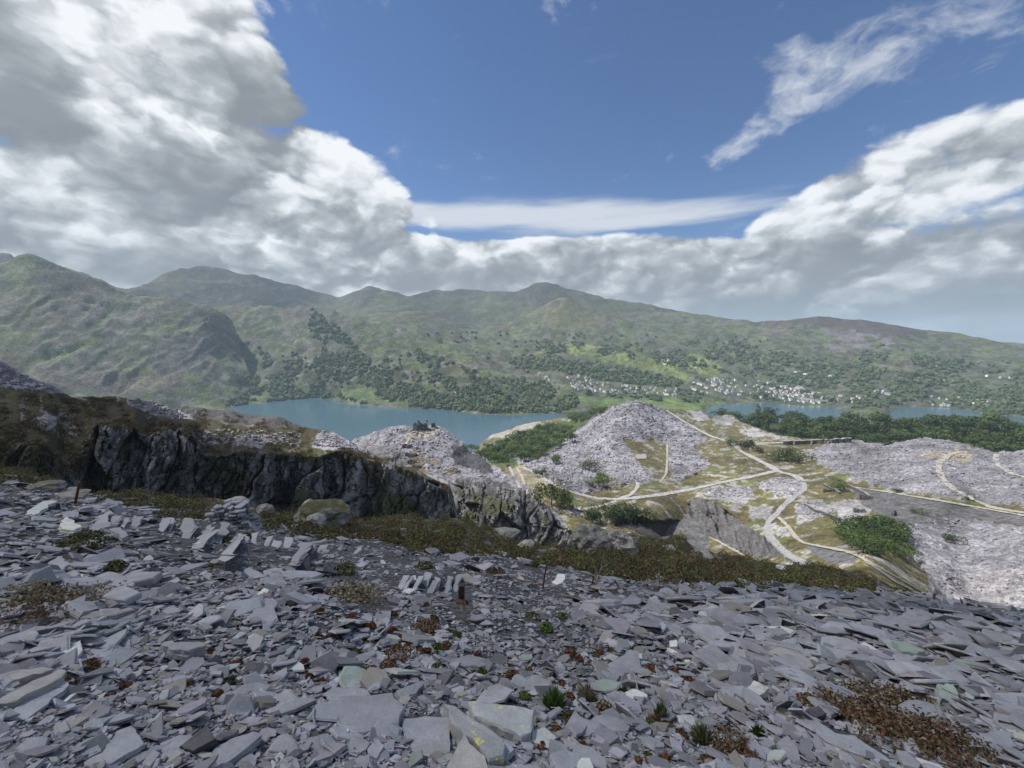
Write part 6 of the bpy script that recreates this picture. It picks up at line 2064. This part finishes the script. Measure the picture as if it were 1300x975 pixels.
plant(1085, 912, 80, 16, BRN, 'heath_mat', 'rusty brown heath mat left of the mottled beige one', 'plant', n=240, spots=6, leafpx=2.8)
plant(1190, 955, 130, 20, BRN, 'heath_mat', 'rusty brown heath mat at the bottom right corner', 'plant', n=240, spots=9, leafpx=3.0)
plant(1130, 930, 70, 16, BRN, 'heath_mat', 'brown heath mat between the flat slabs at bottom right', 'plant', n=220, spots=5, leafpx=2.8)
plant(1030, 900, 46, 14, BRN, 'heath_mat', 'dark brown heath tuft beside the black shiny stone', 'plant', n=200, spots=3)
plant(930, 948, 70, 14, BRN, 'heath_mat', 'rust-brown heath mat near the bottom right of centre', 'plant', n=200, spots=5)
plant(770, 905, 34, 16, LICH + BRN, 'heath_mat', 'grey-brown tuft on the triangular slab below the fern', 'plant', n=200, spots=3)
plant(745, 885, 30, 14, LICH, 'grass_tuft', 'withered straw tuft right of the fern', 'plant', n=110, blade=True)
plant(704, 900, 34, 20, GRN, 'fern', 'bright green fern at bottom centre', 'plant', n=60, blade=True, leafpx=4.5)
plant(666, 890, 20, 12, MOSS + GRN, 'moss_cushion', 'green moss cushion left of the fern', 'plant', n=160)
plant(632, 885, 16, 10, MOSS + LICH, 'grass_tuft', 'yellow-green tuft behind the lichen boulders', 'plant', n=120, blade=True)
plant(693, 800, 18, 12, GRN, 'moss_cushion', 'bright green cushion on the slope right of the wooden post', 'plant', n=160)
plant(714, 793, 12, 9, GRN, 'moss_cushion', 'small green cushion right of the bright one', 'plant', n=120)
plant(676, 788, 22, 8, MOSS, 'moss_cushion', 'dark mossy tuft above the bright green cushion', 'plant', n=110)
plant(840, 912, 20, 20, GRN + LICH, 'grass_tuft', 'bright grass tuft below the white-veined slab', 'plant', n=150, blade=True)
plant(893, 938, 34, 16, GRN + LICH, 'grass_tuft', 'wide grass tuft near the bottom right of centre', 'plant', n=170, blade=True)
plant(792, 878, 12, 12, GRN, 'grass_tuft', 'small green tuft left of the four-sided slab', 'plant', n=90, blade=True)
plant(963, 932, 16, 12, GRN, 'grass_tuft', 'small green tuft above the bottom right heath', 'plant', n=90, blade=True)
plant(437, 728, 30, 16, MOSS, 'moss_cushion', 'olive moss cushion right of the leaning dark slab', 'plant', n=200)
plant(540, 727, 26, 10, MOSS, 'heath_mat', 'small heather tuft above the on-edge slates left of the post', 'plant', n=160)
plant(628, 730, 36, 11, HPAL, 'heath_mat', 'small heather tuft right of the wooden post', 'plant', n=200, spots=3)
plant(679, 721, 10, 7, MOSS, 'moss_cushion', 'tiny green bush behind the taller fence post', 'plant', n=120)
plant(145, 720, 26, 14, MOSS, 'bilberry_bush', 'small green bush on the left slope below the round one', 'shrub', n=240)
plant(100, 692, 60, 22, MOSS, 'bilberry_bush', 'large round green bush on the left slope', 'shrub', n=900, leafpx=2.0)
plant(283, 686, 20, 8, MOSS, 'moss_cushion', 'green tuft among the on-edge slates below the slate heap', 'plant', n=120)
plant(314, 684, 14, 8, MOSS, 'moss_cushion', 'small green tuft right of the one below the slate heap', 'plant', n=100)
plant(263, 718, 16, 7, LICH + MOSS, 'grass_tuft', 'pale tuft on the slope below the slate heap', 'plant', n=90)
plant(152, 870, 14, 8, BRN, 'heath_mat', 'brown moss tuft among chips on the left', 'plant', n=90)
plant(290, 868, 20, 10, MOSS + [(0.03, 0.03, 0.025)], 'moss_cushion', 'dark green moss tuft at bottom left of centre', 'plant', n=120)

# ------------------------------------------------------------------ the slates themselves
S = scatter_slates(78000, 77)
order = np.argsort(-S['px'])
near_ok = [i for i in order if S['y'][i] < 1000][:265]
big_set = set(near_ok)
rest = np.array([i for i in range(len(S['L'])) if i not in big_set])
slate_batch(S, rest, 'slate_chips', slope)
for i in near_ok:
    q = random.random()
    me = random.choice(SP) if q < 0.9 else random.choice(SPM[M_sldark] if q < 0.93 else SPM[M_slpale] if q < 0.95 else SPM[M_slgreen] if q < 0.97 else SPM[M_slbrown])
    o = link('slate', me, slope)
    Mx = Matrix([[*(S['u'][i] * S['L'][i])], [*(S['v'][i] * S['W'][i])], [*(S['n'][i] * S['T'][i] * 1.1)]]).transposed().to_4x4()
    Mx.translation = Vector(S['c'][i])
    o.matrix_world = Mx
